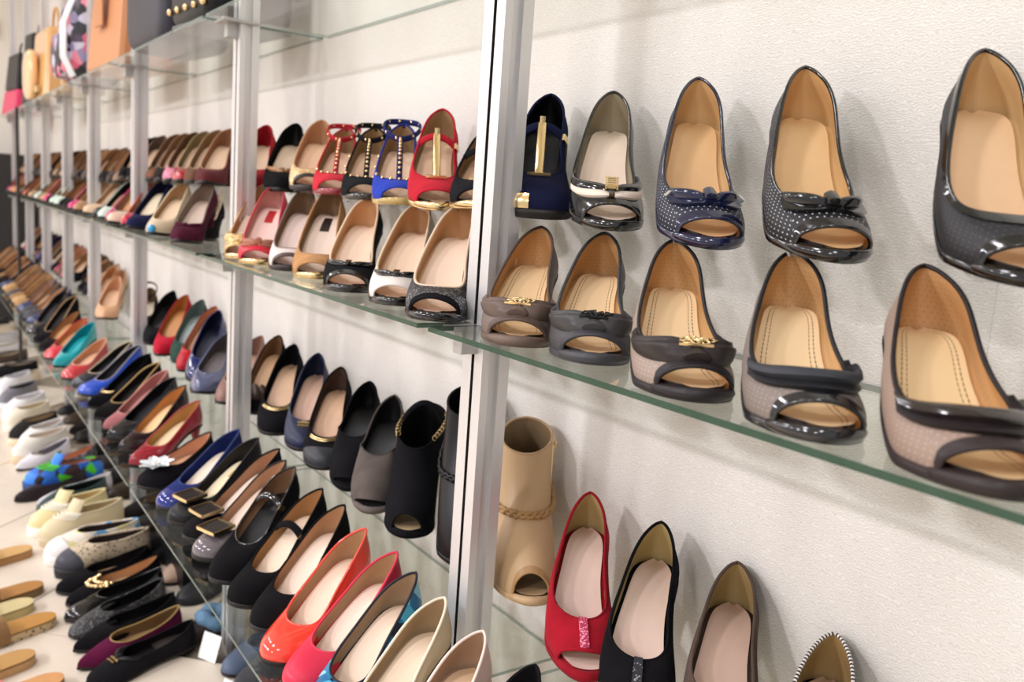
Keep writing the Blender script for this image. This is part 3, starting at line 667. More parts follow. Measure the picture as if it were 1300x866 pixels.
# ------------------------------------------------------------------ the shoes: bay (from the right), row, name, look, toe position in metres, yaw, heel height, length, spec
SHOES = [
(1, 'MF', 'peep_toe_shoe', 'brown peep-toe, gathered bow, gold ornament', (-0.735, -0.261, 0.913), 45.2, 0.068, 0.2, {'toe': 'peep', 'up': 'perf:6f6058', 'tr': 'leather:5d4d45', 'tt': 'leather:5d4d45', 'lip': 'leather:6a584e', 'ln': 'lining:cfa06a', 'ins': 'stitch:e3c294', 'heel': 'block', 'tv': 0.27, 'deco': [('pleatbow', 'leather:64544b', 'gold')]}),
(1, 'MF', 'peep_toe_shoe', 'charcoal peep-toe, gathered bow, dark ornament', (-0.632, -0.242, 0.913), 46.1, 0.068, 0.2, {'toe': 'peep', 'up': 'perf:4b494b', 'tr': 'leather:46464a', 'tt': 'leather:454449', 'lip': 'leather:4a494d', 'ln': 'lining:d3a56e', 'ins': 'stitch:e6c79b', 'heel': 'block', 'tv': 0.27, 'deco': [('pleatbow', 'leather:4a4848', 'leather:1d1d1f')]}),
(1, 'MF', 'peep_toe_shoe', 'taupe perforated peep-toe, dark bow, gold buckle', (-0.476, -0.26, 0.913), 51.4, 0.069, 0.2, {'toe': 'peep', 'up': 'perf:97867a', 'tr': 'leather:2f2a2e', 'tt': 'leather:302a2d', 'lip': 'leather:322c2f', 'ln': 'lining:d8aa72', 'ins': 'stitch:e8c99c', 'heel': 'block', 'tv': 0.27, 'deco': [('pleatbow', 'leather:3d3534', 'gold')]}),
(1, 'MF', 'peep_toe_shoe', 'grey perforated peep-toe with flat ribbed navy band', (-0.355, -0.266, 0.913), 45.2, 0.069, 0.2, {'toe': 'peep', 'up': 'perf:7b7068', 'tr': 'leather:26262b', 'tt': 'patent:222226', 'lip': 'patent:222226', 'ln': 'lining:dbb07a', 'ins': 'stitch:e8cb9f', 'heel': 'slim', 'tv': 0.27, 'deco': [('flatband', 'ribbed:3a3d47', 'leather:26262b')]}),
(1, 'MF', 'peep_toe_shoe', 'taupe peep-toe with flat glossy brown band', (-0.233, -0.266, 0.913), 45.2, 0.069, 0.2, {'toe': 'peep', 'up': 'perf:937e70', 'tr': 'leather:2b2326', 'tt': 'leather:3b302f', 'lip': 'leather:3b302f', 'ln': 'lining:cf9e69', 'ins': 'stitch:e8c998', 'heel': 'slim', 'tv': 0.27, 'deco': [('flatband', 'patent:2e2220', 'leather:2b2122')]}),
(1, 'MB', 'mary_jane_shoe', 'navy suede shoe with gold T-bar', (-0.863, -0.15, 1.044), 48.7, 0.08, 0.2, {'toe': 'square', 'up': 'suede:161a36', 'ln': 'leather:141418', 'ins': 'leather:202026', 'tr': 'suede:161a36', 'heel': 'wedge', 'tv': 0.34, 'deco': [('strapbar', 'suede:161a36'), ('goldtbar',), ('toeplate',)], 'pitch': 10.3}),
(1, 'MB', 'peep_toe_shoe', 'black patent peep-toe, cream-lined bow, crystal knot', (-0.726, -0.15, 1.037), 50.1, 0.08, 0.2, {'toe': 'peep', 'up': 'patent:141316', 'ln': 'lining:a8997f', 'ins': 'insole:ead5c0', 'tr': 'patent:141316', 'tt': 'patent:141316', 'lip': 'patent:141316', 'heel': 'slim', 'tv': 0.3, 'deco': [('splitbow', 'patent:151417', 'lining:e8d5c4')], 'pitch': 10.8}),
(1, 'MB', 'peep_toe_shoe', 'navy pin-dotted peep-toe with navy patent bow', (-0.579, -0.15, 1.029), 51.7, 0.083, 0.2, {'toe': 'peep', 'up': 'dots:23273c', 'ln': 'lining:d8b07c', 'ins': 'insole:deb482', 'tr': 'patent:1b2040', 'tt': 'patent:1a2148', 'lip': 'patent:1a2148', 'heel': 'slim', 'tv': 0.3, 'deco': [('ribbonbow', 'patent:1a2148', 'silver')], 'pitch': 13.9}),
(1, 'MB', 'peep_toe_shoe', 'black pin-dotted peep-toe with black patent bow', (-0.442, -0.15, 1.029), 51.1, 0.083, 0.2, {'toe': 'peep', 'up': 'dots:232327', 'ln': 'lining:d9ad76', 'ins': 'insole:e3bb87', 'tr': 'patent:131316', 'tt': 'patent:131316', 'lip': 'patent:131316', 'heel': 'slim', 'tv': 0.3, 'deco': [('ribbonbow', 'patent:131316', '')], 'pitch': 13.9}),
(1, 'MB', 'peep_toe_shoe', 'black leather peep-toe with wide patent collar', (-0.287, -0.15, 1.026), 45.5, 0.087, 0.2, {'toe': 'peep', 'up': 'perf:2a292e', 'ln': 'insole:d6b17e', 'ins': 'insole:e6c096', 'tr': 'patent:161619', 'tt': 'patent:161619', 'lip': 'patent:161619', 'heel': 'stil', 'tv': 0.29, 'deco': [('collar', 'patent:161619')], 'pitch': 13.9}),
(2, 'MF', 'peep_toe_shoe', 'black glitter-fabric peep-toe', (-0.914, -0.261, 0.913), 46.1, 0.089, 0.2, {'toe': 'peep', 'up': 'glitter:141316', 'ln': 'lining:d6aa7c', 'ins': 'insole:edd3bb', 'tr': 'lining:dcc0a5', 'tt': 'suede:17161a', 'lip': 'patent:17161a', 'heel': 'stil', 'tv': 0.3}),
(2, 'MF', 'peep_toe_shoe', 'white and black peep-toe with thin bow', (-1.053, -0.244, 0.913), 48.2, 0.087, 0.2, {'toe': 'peep', 'up': 'leather:e6ddd6', 'ln': 'lining:d6aa7c', 'ins': 'insole:edd0b4', 'tr': 'lining:d9bf9f', 'tt': 'leather:e6ddd6', 'lip': 'patent:17161a', 'heel': 'slim', 'tv': 0.3, 'q': 'leather:b9aa98', 'deco': [('thinbow', 'patent:18171a')]}),
(2, 'MF', 'peep_toe_shoe', 'black patent-trimmed peep-toe with tan lining', (-1.199, -0.248, 0.913), 52.1, 0.088, 0.2, {'toe': 'peep', 'up': 'suede:17171a', 'ln': 'lining:d8aa7c', 'ins': 'insole:ecd2ba', 'tr': 'lining:dcbf9f', 'tt': 'patent:121215', 'lip': 'patent:121215', 'heel': 'slim', 'tv': 0.3, 'deco': [('thinbow', 'patent:121215')]}),
(2, 'MF', 'peep_toe_shoe', 'tan suede peep-toe with gold toe plate', (-1.38, -0.226, 0.913), 55.1, 0.098, 0.2, {'toe': 'peep', 'up': 'suede:b98a5b', 'ln': 'lining:a98a68', 'ins': 'label:ecd5c3/2a1f1c', 'tr': 'suede:b08258', 'tt': 'suede:b98a5b', 'lip': 'gold', 'heel': 'slim', 'tv': 0.3}),
(2, 'MF', 'peep_toe_shoe', 'pale grey peep-toe with brown lip', (-1.506, -0.222, 0.913), 56.9, 0.094, 0.2, {'toe': 'peep', 'up': 'leather:ddd0cb', 'ln': 'lining:9e8266', 'ins': 'insole:ecd5cb', 'tr': 'leather:6d5d55', 'tt': 'leather:5a4a46', 'lip': 'leather:3c2f2e', 'heel': 'slim', 'tv': 0.3}),
(2, 'MF', 'peep_toe_shoe', 'red peep-toe with gold bow and pink lining', (-1.626, -0.243, 0.913), 55.7, 0.099, 0.2, {'toe': 'peep', 'up': 'leather:c5283a', 'ln': 'lining:d79c93', 'ins': 'label:eac6bb/b3242c', 'tr': 'leather:b63242', 'tt': 'leather:c5283a', 'lip': 'gold', 'heel': 'slim', 'tv': 0.3, 'deco': [('ribbonbow', 'leather:a8705a', 'gold')]}),
(2, 'MF', 'peep_toe_shoe', 'beige peep-toe with gold glitter bow', (-1.745, -0.24, 0.913), 51.6, 0.099, 0.2, {'toe': 'peep', 'up': 'leather:c79f77', 'ln': 'lining:c49a6e', 'ins': 'insole:ecd3be', 'tr': 'leather:c49a6e', 'tt': 'glitter:b08a45', 'lip': 'gold', 'heel': 'slim', 'tv': 0.3, 'deco': [('pleatbow', 'glitter:b8924c', 'gold')]}),
(2, 'MB', 'mary_jane_shoe', 'black suede shoe with gold T-bar', (-1.001, -0.15, 1.049), 50.0, 0.069, 0.2, {'toe': 'peep', 'up': 'suede:17171c', 'ln': 'lining:9c7c57', 'ins': 'insole:e0b592', 'tr': 'suede:17171c', 'tt': 'suede:17171c', 'lip': 'gold', 'heel': 'block', 'tv': 0.34, 'deco': [('strapbar', 'suede:17171c'), ('goldtbar',)]}),
(2, 'MB', 'mary_jane_shoe', 'red suede peep-toe with gold T-bar', (-1.108, -0.15, 1.042), 57.3, 0.08, 0.2, {'toe': 'peep', 'up': 'suede:b82231', 'ln': 'lining:a88660', 'ins': 'insole:e7c2a2', 'tr': 'suede:a91f2c', 'tt': 'suede:b82231', 'lip': 'gold', 'heel': 'block', 'tv': 0.36, 'deco': [('strapbar', 'suede:a91f2c'), ('goldtbar',)], 'pitch': 8.0}),
(2, 'MB', 't_strap_sandal', 'royal blue sandal with studded T-strap', (-1.224, -0.15, 1.045), 60.1, 0.08, 0.2, {'toe': 'peep', 'up': 'suede:2a3fa8', 'ln': 'lining:a5845e', 'ins': 'insole:e9c9ac', 'tr': 'suede:23347e', 'tt': 'suede:2a3fa8', 'lip': 'patent:b59a5c', 'heel': 'slim', 'tv': 0.34, 'deco': [('ankle', 'suede:262c5e'), ('studs',)], 'pitch': 1.2}),
(2, 'MB', 't_strap_sandal', 'black sandal with studded T-strap', (-1.354, -0.15, 1.048), 57.7, 0.08, 0.2, {'toe': 'peep', 'up': 'suede:1a1c1e', 'ln': 'lining:9f7f58', 'ins': 'insole:dfb898', 'tr': 'suede:1a1a1c', 'tt': 'suede:1a1c1e', 'lip': 'patent:3a3430', 'heel': 'slim', 'tv': 0.34, 'deco': [('ankle', 'suede:1d1b1e'), ('studs',)]}),
(2, 'MB', 't_strap_sandal', 'red sandal with studded T-strap', (-1.487, -0.15, 1.053), 57.5, 0.078, 0.2, {'toe': 'peep', 'up': 'suede:c02b38', 'ln': 'lining:a5815c', 'ins': 'insole:e5bfa2', 'tr': 'suede:a52733', 'tt': 'suede:c02b38', 'lip': 'patent:8c2c33', 'heel': 'slim', 'tv': 0.34, 'deco': [('ankle', 'suede:a3222f'), ('studs',)]}),
(2, 'MB', 'peep_toe_shoe', 'beige peep-toe with gold glitter band', (-1.604, -0.15, 1.056), 58.5, 0.08, 0.2, {'toe': 'peep', 'up': 'glitter:b9935a', 'ln': 'lining:bf916b', 'ins': 'insole:e2bd9c', 'tr': 'leather:b98c68', 'tt': 'leather:3b3330', 'lip': 'leather:3b3330', 'heel': 'slim', 'tv': 0.32, 'pitch': 4.2}),
(2, 'MB', 'pump', 'black suede pump with high counter', (-1.764, -0.15, 1.048), 56.8, 0.08, 0.2, {'toe': 'almond', 'up': 'suede:131214', 'ln': 'leather:1b191b', 'ins': 'insole:ddc3a8', 'tr': 'suede:131214', 'heel': 'slim', 'tv': 0.3, 'deco': [('bowtie', 'glitter:8a5a20')], 'pitch': 6.2}),
(2, 'MB', 'pump', 'red suede pump half hidden by upright', (-1.948, -0.15, 1.048), 57.8, 0.08, 0.2, {'toe': 'almond', 'up': 'suede:a01f2a', 'ln': 'suede:a01f2a', 'ins': 'insole:e3c7a8', 'tr': 'suede:a01f2a', 'heel': 'slim', 'tv': 0.3, 'pitch': 6.9}),
(3, 'MF', 'slingback_shoe', 'black slingback with cream ring strap', (-2.256, -0.186, 0.913), 56.3, 0.062, 0.2, {'toe': 'almond', 'up': 'suede:1a171a', 'ln': 'lining:e6d3b4', 'ins': 'leather:241c1e', 'tr': 'leather:e9d6b4', 'heel': 'slim', 'tv': 0.42, 'deco': [('slingring', 'leather:eedcbc')]}),
(3, 'MF', 'pump', 'burgundy suede pump with bow', (-2.149, -0.253, 0.913), 50.2, 0.094, 0.2, {'toe': 'almond', 'up': 'suede:4c1a2c', 'ln': 'lining:9c8878', 'ins': 'insole:c9b3a2', 'tr': 'suede:6b5a55', 'heel': 'slim', 'tv': 0.3, 'deco': [('thinbow', 'suede:4c1a2c')]}),
(3, 'MF', 'pump', 'cream pump with turquoise toe bead', (-2.418, -0.254, 0.913), 47.8, 0.09, 0.2, {'toe': 'almond', 'up': 'leather:d8c3a4', 'ln': 'lining:c4a27b', 'ins': 'insole:e4c8a6', 'tr': 'leather:e6d3ae', 'heel': 'slim', 'tv': 0.3, 'deco': [('toebead', 'patent:3aa6d8')]}),
(3, 'MF', 'pump', 'navy suede pump with open side', (-2.672, -0.259, 0.913), 41.0, 0.1, 0.2, {'toe': 'almond', 'up': 'suede:222545', 'ln': 'suede:1c1e38', 'ins': 'insole:e6d5b6', 'tr': 'suede:222545', 'heel': 'slim', 'tv': 0.3}),
(3, 'MF', 'pump', 'red patent pump with tan lining', (-2.792, -0.252, 0.913), 40.2, 0.101, 0.2, {'toe': 'almond', 'up': 'patent:c9203a', 'ln': 'lining:c08f66', 'ins': 'insole:c99c70', 'tr': 'patent:c9303a', 'heel': 'slim', 'tv': 0.27}),
(3, 'MF', 'pump', 'nude pump with cream toe', (-2.931, -0.266, 0.913), 37.1, 0.104, 0.2, {'toe': 'almond', 'up': 'patent:e8cbb2', 'ln': 'lining:b98a62', 'ins': 'insole:cf9d72', 'tr': 'leather:3a3a40', 'heel': 'slim', 'tv': 0.26}),
(3, 'MF', 'pump', 'black and beige pump', (-3.324, -0.245, 0.913), 29.2, 0.107, 0.2, {'toe': 'almond', 'up': 'patent:2c2b2e', 'ln': 'lining:b58d67', 'ins': 'insole:d2a57e', 'tr': 'leather:2c2b2e', 'heel': 'slim', 'tv': 0.26}),
(3, 'MF', 'pump', 'beige flat-toed pump behind the third upright', (-3.544, -0.244, 0.913), 25.8, 0.105, 0.2, {'toe': 'almond', 'up': 'leather:e0c2a2', 'ln': 'lining:b89674', 'ins': 'insole:c9a98a', 'tr': 'leather:c8ab8d', 'heel': 'slim', 'tv': 0.26}),
(3, 'MB', 'pump', 'maroon pump with tan lining', (-2.273, -0.163, 1.053), 52.0, 0.1, 0.2, {'toe': 'almond', 'up': 'suede:5d2a2c', 'ln': 'lining:a07456', 'ins': 'insole:d9b99a', 'tr': 'lining:a07456', 'heel': 'slim', 'tv': 0.3}),
(3, 'MB', 'pump', 'brown pump with pale insole', (-2.384, -0.163, 1.053), 52.0, 0.1, 0.2, {'toe': 'almond', 'up': 'suede:6b4836', 'ln': 'lining:9a7a58', 'ins': 'insole:d9b99a', 'tr': 'lining:9a7a58', 'heel': 'slim', 'tv': 0.3}),
(3, 'MB', 'pump', 'khaki pump with red patent toe', (-2.511, -0.163, 1.053), 52.0, 0.1, 0.2, {'toe': 'almond', 'up': 'patent:b02434', 'ln': 'lining:93805c', 'ins': 'insole:d9b99a', 'tr': 'lining:93805c', 'heel': 'slim', 'tv': 0.3}),
(3, 'MB', 'pump', 'black pump with pink glitter toe', (-2.622, -0.163, 1.053), 52.0, 0.1, 0.2, {'toe': 'almond', 'up': 'glitter:b0506a', 'ln': 'lining:6b5138', 'ins': 'insole:d9b99a', 'tr': 'lining:6b5138', 'heel': 'slim', 'tv': 0.3}),
(3, 'MB', 'pump', 'brown pump with dark toe', (-2.732, -0.163, 1.053), 52.0, 0.1, 0.2, {'toe': 'almond', 'up': 'suede:2b2422', 'ln': 'lining:8a6a4c', 'ins': 'insole:d9b99a', 'tr': 'lining:8a6a4c', 'heel': 'slim', 'tv': 0.3}),
(3, 'MB', 'pump', 'tan brown pump', (-2.842, -0.163, 1.053), 52.0, 0.1, 0.2, {'toe': 'almond', 'up': 'suede:7b5440', 'ln': 'lining:8a6850', 'ins': 'insole:d9b99a', 'tr': 'lining:8a6850', 'heel': 'slim', 'tv': 0.3}),
(3, 'MB', 'pump', 'grey brown pump', (-3.026, -0.163, 1.053), 52.0, 0.1, 0.2, {'toe': 'almond', 'up': 'suede:5f534c', 'ln': 'lining:6f5c4f', 'ins': 'insole:d9b99a', 'tr': 'lining:6f5c4f', 'heel': 'slim', 'tv': 0.3}),
(3, 'MB', 'pump', 'black pump with black lining', (-3.136, -0.163, 1.051), 52.0, 0.1, 0.2, {'toe': 'almond', 'up': 'suede:131214', 'ln': 'leather:1a1819', 'ins': 'insole:d9b99a', 'tr': 'leather:1a1819', 'heel': 'slim', 'tv': 0.3}),
(3, 'MB', 'pump', 'jet black suede pump by third upright', (-3.27, -0.163, 1.051), 52.0, 0.1, 0.2, {'toe': 'almond', 'up': 'suede:131214', 'ln': 'suede:161416', 'ins': 'insole:d9b99a', 'tr': 'suede:161416', 'heel': 'slim', 'tv': 0.3}),
(1, 'LB', 'ankle_boot', 'beige peep-toe ankle boot with braid', (-0.838, -0.133, 0.555), 57.8, 0.075, 0.185, {'toe': 'peep', 'boot': 0.112, 'up': 'leather:c9a87f', 'ln': 'lining:8b7355', 'ins': 'insole:c4a47b', 'tr': 'leather:c2a079', 'tt': 'leather:b08a5e', 'lip': 'leather:c9a87f', 'heel': 'block', 'deco': [('braid', 'leather:b58d5c')]}),
(1, 'LB', 'peep_toe_shoe', 'crimson suede peep-toe with beaded tab', (-0.672, -0.18, 0.55), 49.5, 0.08, 0.21, {'toe': 'peep', 'up': 'suede:9c1424', 'ln': 'lining:b59a68', 'ins': 'insole:e0c1b2', 'tr': 'suede:8e1522', 'tt': 'suede:9c1424', 'lip': 'suede:8e1522', 'edge': 'suede:8e1522', 'heel': 'slim', 'tv': 0.36, 'deco': [('tab', 'glitter:b02c50')], 'pitch': 5.6}),
(1, 'LB', 'peep_toe_shoe', 'black suede peep-toe with beaded tab', (-0.582, -0.19, 0.55), 39.1, 0.08, 0.21, {'toe': 'peep', 'up': 'suede:121114', 'ln': 'lining:b8a06c', 'ins': 'insole:e0c3b2', 'tr': 'suede:121114', 'tt': 'suede:121114', 'lip': 'suede:121114', 'edge': 'suede:121114', 'heel': 'slim', 'tv': 0.36, 'deco': [('tab', 'glitter:23242c')], 'pitch': 5.0}),
(1, 'LB', 'pump', 'brown suede pump cut by frame edge', (-0.477, -0.172, 0.55), 39.5, 0.08, 0.21, {'toe': 'almond', 'up': 'suede:54453d', 'ln': 'lining:a48a5c', 'ins': 'insole:cfae9c', 'tr': 'suede:54453d', 'edge': 'suede:4b3d37', 'heel': 'slim', 'tv': 0.34}),
(1, 'LB', 'pump', 'black ribbed pump with white stitched edge', (-0.371, -0.189, 0.55), 31.5, 0.056, 0.21, {'toe': 'almond', 'up': 'ribbed:1d1a1e', 'ln': 'lining:a48657', 'ins': 'insole:b99c86', 'tr': 'stitchedge:1d1a1e', 'edge': 'suede:1a181b', 'heel': 'slim', 'tv': 0.34}),
(1, 'LF', 'pump', 'black suede pump peeking over frame edge', (-0.625, -0.375, 0.42), 28.0, 0.08, 0.2, {'toe': 'almond', 'up': 'suede:141316', 'ln': 'suede:1b191c', 'ins': 'insole:c9a98c', 'tr': 'suede:141316', 'heel': 'slim', 'tv': 0.3}),
(2, 'LF', 'pump', 'pinkish cream pump with pale piping', (-0.722, -0.397, 0.42), 24.0, 0.085, 0.2, {'toe': 'almond', 'up': 'leather:cbb0a4', 'ln': 'lining:a98a70', 'ins': 'insole:d3b391', 'tr': 'leather:efd9cc', 'heel': 'slim', 'tv': 0.3}),
(2, 'LF', 'pump', 'cream leather pump with gold heel', (-0.825, -0.397, 0.42), 22.0, 0.085, 0.2, {'toe': 'almond', 'up': 'leather:c6b594', 'ln': 'lining:a68d6c', 'ins': 'insole:e2cbb0', 'tr': 'leather:efe2c8', 'heel': 'stil', 'hl': 'gold', 'tv': 0.3}),
(2, 'LF', 'pump', 'blue floral pump with dark piping', (-0.914, -0.397, 0.42), 20.0, 0.085, 0.2, {'toe': 'almond', 'up': 'floral:1f7fa8', 'ln': 'lining:a98f72', 'ins': 'insole:ead0b8', 'tr': 'leather:262838', 'edge': 'leather:30242a', 'heel': 'slim', 'tv': 0.3}),
(2, 'LF', 'pump', 'crimson pink pump', (-1.002, -0.387, 0.42), 17.7, 0.081, 0.2, {'toe': 'round', 'up': 'leather:d8304c', 'ln': 'lining:bd9c76', 'ins': 'insole:efd6c2', 'tr': 'leather:d8304c', 'edge': 'leather:c22c40', 'heel': 'slim', 'tv': 0.28, 'q': 'leather:b51f3a'}),
(2, 'LF', 'pump', 'coral patent pump', (-1.081, -0.39, 0.42), 21.4, 0.085, 0.2, {'toe': 'round', 'up': 'patent:ee4a38', 'ln': 'lining:bf9d78', 'ins': 'insole:ecd0b8', 'tr': 'patent:ee4a38', 'edge': 'leather:d05040', 'heel': 'slim', 'tv': 0.28}),
(2, 'LF', 'pump', 'black suede round-toed pump', (-1.173, -0.372, 0.42), 26.0, 0.086, 0.2, {'toe': 'round', 'up': 'suede:131214', 'ln': 'lining:c09a76', 'ins': 'insole:efd8c4', 'tr': 'suede:131214', 'heel': 'slim', 'tv': 0.28}),
(2, 'LF', 'mary_jane_shoe', 'black suede Mary Jane with strap', (-1.264, -0.379, 0.42), 23.8, 0.087, 0.2, {'toe': 'round', 'up': 'suede:131214', 'ln': 'lining:b98d5f', 'ins': 'insole:eed5bc', 'tr': 'suede:131214', 'heel': 'slim', 'tv': 0.28, 'deco': [('strapbar', 'suede:131214')]}),
(2, 'LF', 'mary_jane_shoe', 'black suede pump with patent ankle strap', (-1.355, -0.381, 0.42), 28.9, 0.095, 0.2, {'toe': 'round', 'up': 'suede:131214', 'ln': 'lining:8f6e52', 'ins': 'leather:1c1a1c', 'tr': 'patent:141316', 'heel': 'slim', 'tv': 0.38, 'deco': [('strapbar', 'patent:141316')]}),
(2, 'LF', 'pump', 'grey pump, bronze-framed square buckle', (-1.461, -0.382, 0.42), 19.5, 0.084, 0.2, {'toe': 'round', 'up': 'patent:6d6468', 'ln': 'lining:c39a7a', 'ins': 'insole:efd8c6', 'tr': 'leather:2a2628', 'heel': 'slim', 'tv': 0.3, 'deco': [('squarebuckle', 'leather:3a3230', 'gold')]}),
(2, 'LF', 'pump', 'black pump, dark gold-framed square buckle', (-1.556, -0.375, 0.42), 12.5, 0.085, 0.2, {'toe': 'round', 'up': 'suede:1b191b', 'ln': 'lining:b68a6a', 'ins': 'insole:f0dccb', 'tr': 'suede:131214', 'heel': 'slim', 'tv': 0.3, 'deco': [('squarebuckle', 'leather:241c1c', 'gold')]}),
(2, 'LF', 'pump', 'black leather pump, large square gold buckle', (-1.642, -0.381, 0.42), 16.1, 0.082, 0.2, {'toe': 'round', 'up': 'leather:252225', 'ln': 'leather:2c2829', 'ins': 'label:ecdcb8/bfa24e', 'tr': 'leather:1c1a1c', 'heel': 'slim', 'tv': 0.3, 'deco': [('squarebuckle', 'leather:2a211f', 'gold')]}),
(2, 'LF', 'pump', 'navy blue pump with patent toe cap', (-1.725, -0.382, 0.42), 22.0, 0.074, 0.2, {'toe': 'round', 'up': 'suede:1f2c66', 'ln': 'suede:1f2c66', 'ins': 'insole:eddcc6', 'tr': 'suede:3a4470', 'heel': 'slim', 'tv': 0.3, 'deco': [('cap', 'patent:1b2a80')]}),
(2, 'LF', 'pump', 'black flat pump with white pearl flower', (-1.86, -0.39, 0.42), 28.0, 0.03, 0.2, {'toe': 'round', 'up': 'suede:17151a', 'ln': 'lining:d9a98a', 'ins': 'insole:e8b896', 'tr': 'suede:2a2222', 'heel': 'flat', 'tv': 0.34, 'deco': [('flower',)]}),
(2, 'LB', 'ankle_boot', 'black leather ankle boot behind the upright', (-0.976, -0.141, 0.55), 58.1, 0.08, 0.185, {'toe': 'peep', 'boot': 0.13, 'up': 'leather:1d1b1e', 'ln': 'leather:141315', 'ins': 'leather:2a2728', 'tr': 'leather:1d1b1e', 'tt': 'leather:1d1b1e', 'lip': 'leather:1d1b1e', 'heel': 'block', 'deco': [('braid', 'leather:1a181b')]}),
(2, 'LB', 'ankle_boot', 'black suede peep-toe bootie with gold chain', (-1.117, -0.17, 0.55), 48.0, 0.08, 0.2, {'toe': 'peep', 'boot': 0.062, 'tilt': 0.024, 'tv': 0.4, 'up': 'suede:141317', 'ln': 'leather:1c191b', 'ins': 'insole:cfb389', 'tr': 'suede:141317', 'tt': 'suede:141317', 'lip': 'suede:141317', 'heel': 'block', 'deco': [('chain',)]}),
(2, 'LB', 'peep_toe_shoe', 'taupe suede high-cut peep-toe', (-1.231, -0.175, 0.55), 49.0, 0.08, 0.2, {'toe': 'peep', 'up': 'suede:5d544f', 'ln': 'leather:2b292b', 'ins': 'leather:353233', 'tr': 'suede:4c4541', 'tt': 'suede:5d544f', 'lip': 'suede:6b625c', 'heel': 'block', 'tv': 0.46, 'vp': 0.22, 'hb': 0.058, 'pitch': 7.9}),
(2, 'LB', 'peep_toe_shoe', 'black suede high-cut peep-toe', (-1.344, -0.163, 0.55), 51.3, 0.08, 0.2, {'toe': 'peep', 'up': 'suede:141316', 'ln': 'leather:1e1c1e', 'ins': 'leather:2c2a2b', 'tr': 'suede:131214', 'tt': 'suede:141316', 'lip': 'suede:141316', 'heel': 'block', 'tv': 0.46, 'vp': 0.22, 'hb': 0.058, 'pitch': 8.0}),
(2, 'LB', 'pump', 'black pump, grey toe cap, gold bar', (-1.463, -0.163, 0.55), 53.2, 0.08, 0.2, {'toe': 'round', 'up': 'suede:151417', 'ln': 'lining:5c463a', 'ins': 'insole:e3b795', 'tr': 'suede:131214', 'heel': 'slim', 'tv': 0.32, 'deco': [('cap', 'leather:3f4045'), ('goldbar',)], 'pitch': 9.7}),
(2, 'LB', 'pump', 'navy leather pump with small gold clasp', (-1.587, -0.153, 0.55), 55.3, 0.08, 0.2, {'toe': 'round', 'up': 'leather:2c3350', 'ln': 'leather:2c3350', 'ins': 'insole:e3b8a0', 'tr': 'leather:2c3350', 'heel': 'slim', 'tv': 0.32, 'deco': [('goldclasp',)], 'pitch': 11.7}),
(2, 'LB', 'pump', 'black suede pump with double gold bar', (-1.715, -0.17, 0.55), 51.6, 0.08, 0.2, {'toe': 'round', 'up': 'suede:131215', 'ln': 'suede:131215', 'ins': 'insole:e5bb98', 'tr': 'suede:131214', 'heel': 'slim', 'tv': 0.32, 'deco': [('goldbar',)], 'pitch': 11.1}),
(2, 'LB', 'pump', 'black suede pump with brown leather ruffle', (-1.891, -0.147, 0.55), 51.2, 0.08, 0.2, {'toe': 'round', 'up': 'suede:161518', 'ln': 'lining:8a684a', 'ins': 'insole:dfb38c', 'tr': 'suede:131214', 'heel': 'slim', 'tv': 0.32, 'deco': [('ruffle', 'leather:4e3527')], 'pitch': 7.5}),
(3, 'LF', 'pump', 'dark red patent stiletto pump', (-2.013, -0.382, 0.42), 25.0, 0.069, 0.2, {'toe': 'point', 'up': 'patent:96182a', 'ln': 'lining:bf9258', 'ins': 'insole:e7cfa6', 'tr': 'leather:a8453a', 'heel': 'stil', 'tv': 0.3}),
(3, 'LF', 'pump', 'black-maroon patent pump with tan lining', (-2.129, -0.383, 0.42), 25.8, 0.082, 0.2, {'toe': 'point', 'up': 'patent:2b1219', 'ln': 'lining:c98f54', 'ins': 'insole:ecc793', 'tr': 'leather:3a2a28', 'heel': 'stil', 'tv': 0.3}),
(3, 'LF', 'pump', 'black patent pointed pump', (-2.25, -0.386, 0.42), 22.3, 0.08, 0.2, {'toe': 'point', 'up': 'patent:222126', 'ln': 'leather:1f1d22', 'ins': 'leather:2b292e', 'tr': 'leather:232126', 'heel': 'stil', 'tv': 0.3}),
(3, 'LF', 'pump', 'dusty pink pointed pump', (-2.334, -0.381, 0.42), 24.8, 0.081, 0.2, {'toe': 'point', 'up': 'leather:a9686a', 'ln': 'lining:b07872', 'ins': 'insole:bf8780', 'tr': 'leather:c08a80', 'heel': 'stil', 'tv': 0.28}),
(3, 'LF', 'pump', 'black pointed pump with gold edge', (-2.458, -0.382, 0.42), 20.9, 0.081, 0.2, {'toe': 'point', 'up': 'suede:1a1718', 'ln': 'suede:1d191a', 'ins': 'leather:2b2320', 'tr': 'leather:b99a60', 'heel': 'stil', 'tv': 0.3}),
(3, 'LF', 'pump', 'black velvet pointed pump with silver buckle', (-2.583, -0.378, 0.42), 21.9, 0.082, 0.2, {'toe': 'point', 'up': 'suede:0f0e11', 'ln': 'suede:0f0e11', 'ins': 'leather:1c1b1e', 'tr': 'suede:0f0e11', 'heel': 'stil', 'tv': 0.34, 'deco': [('goldbar',)]}),
(3, 'LF', 'pump', 'blue patent pump with grey piping', (-2.752, -0.376, 0.42), 18.6, 0.082, 0.2, {'toe': 'round', 'up': 'patent:2450c0', 'ln': 'leather:35333a', 'ins': 'leather:28272c', 'tr': 'leather:9a9aa2', 'heel': 'slim', 'tv': 0.3}),
(3, 'LF', 'pump', 'black pump with beige piping', (-2.861, -0.375, 0.42), 22.1, 0.072, 0.2, {'toe': 'round', 'up': 'patent:25303f', 'ln': 'leather:2a2a2f', 'ins': 'leather:33302f', 'tr': 'leather:c9b893', 'heel': 'slim', 'tv': 0.3}),
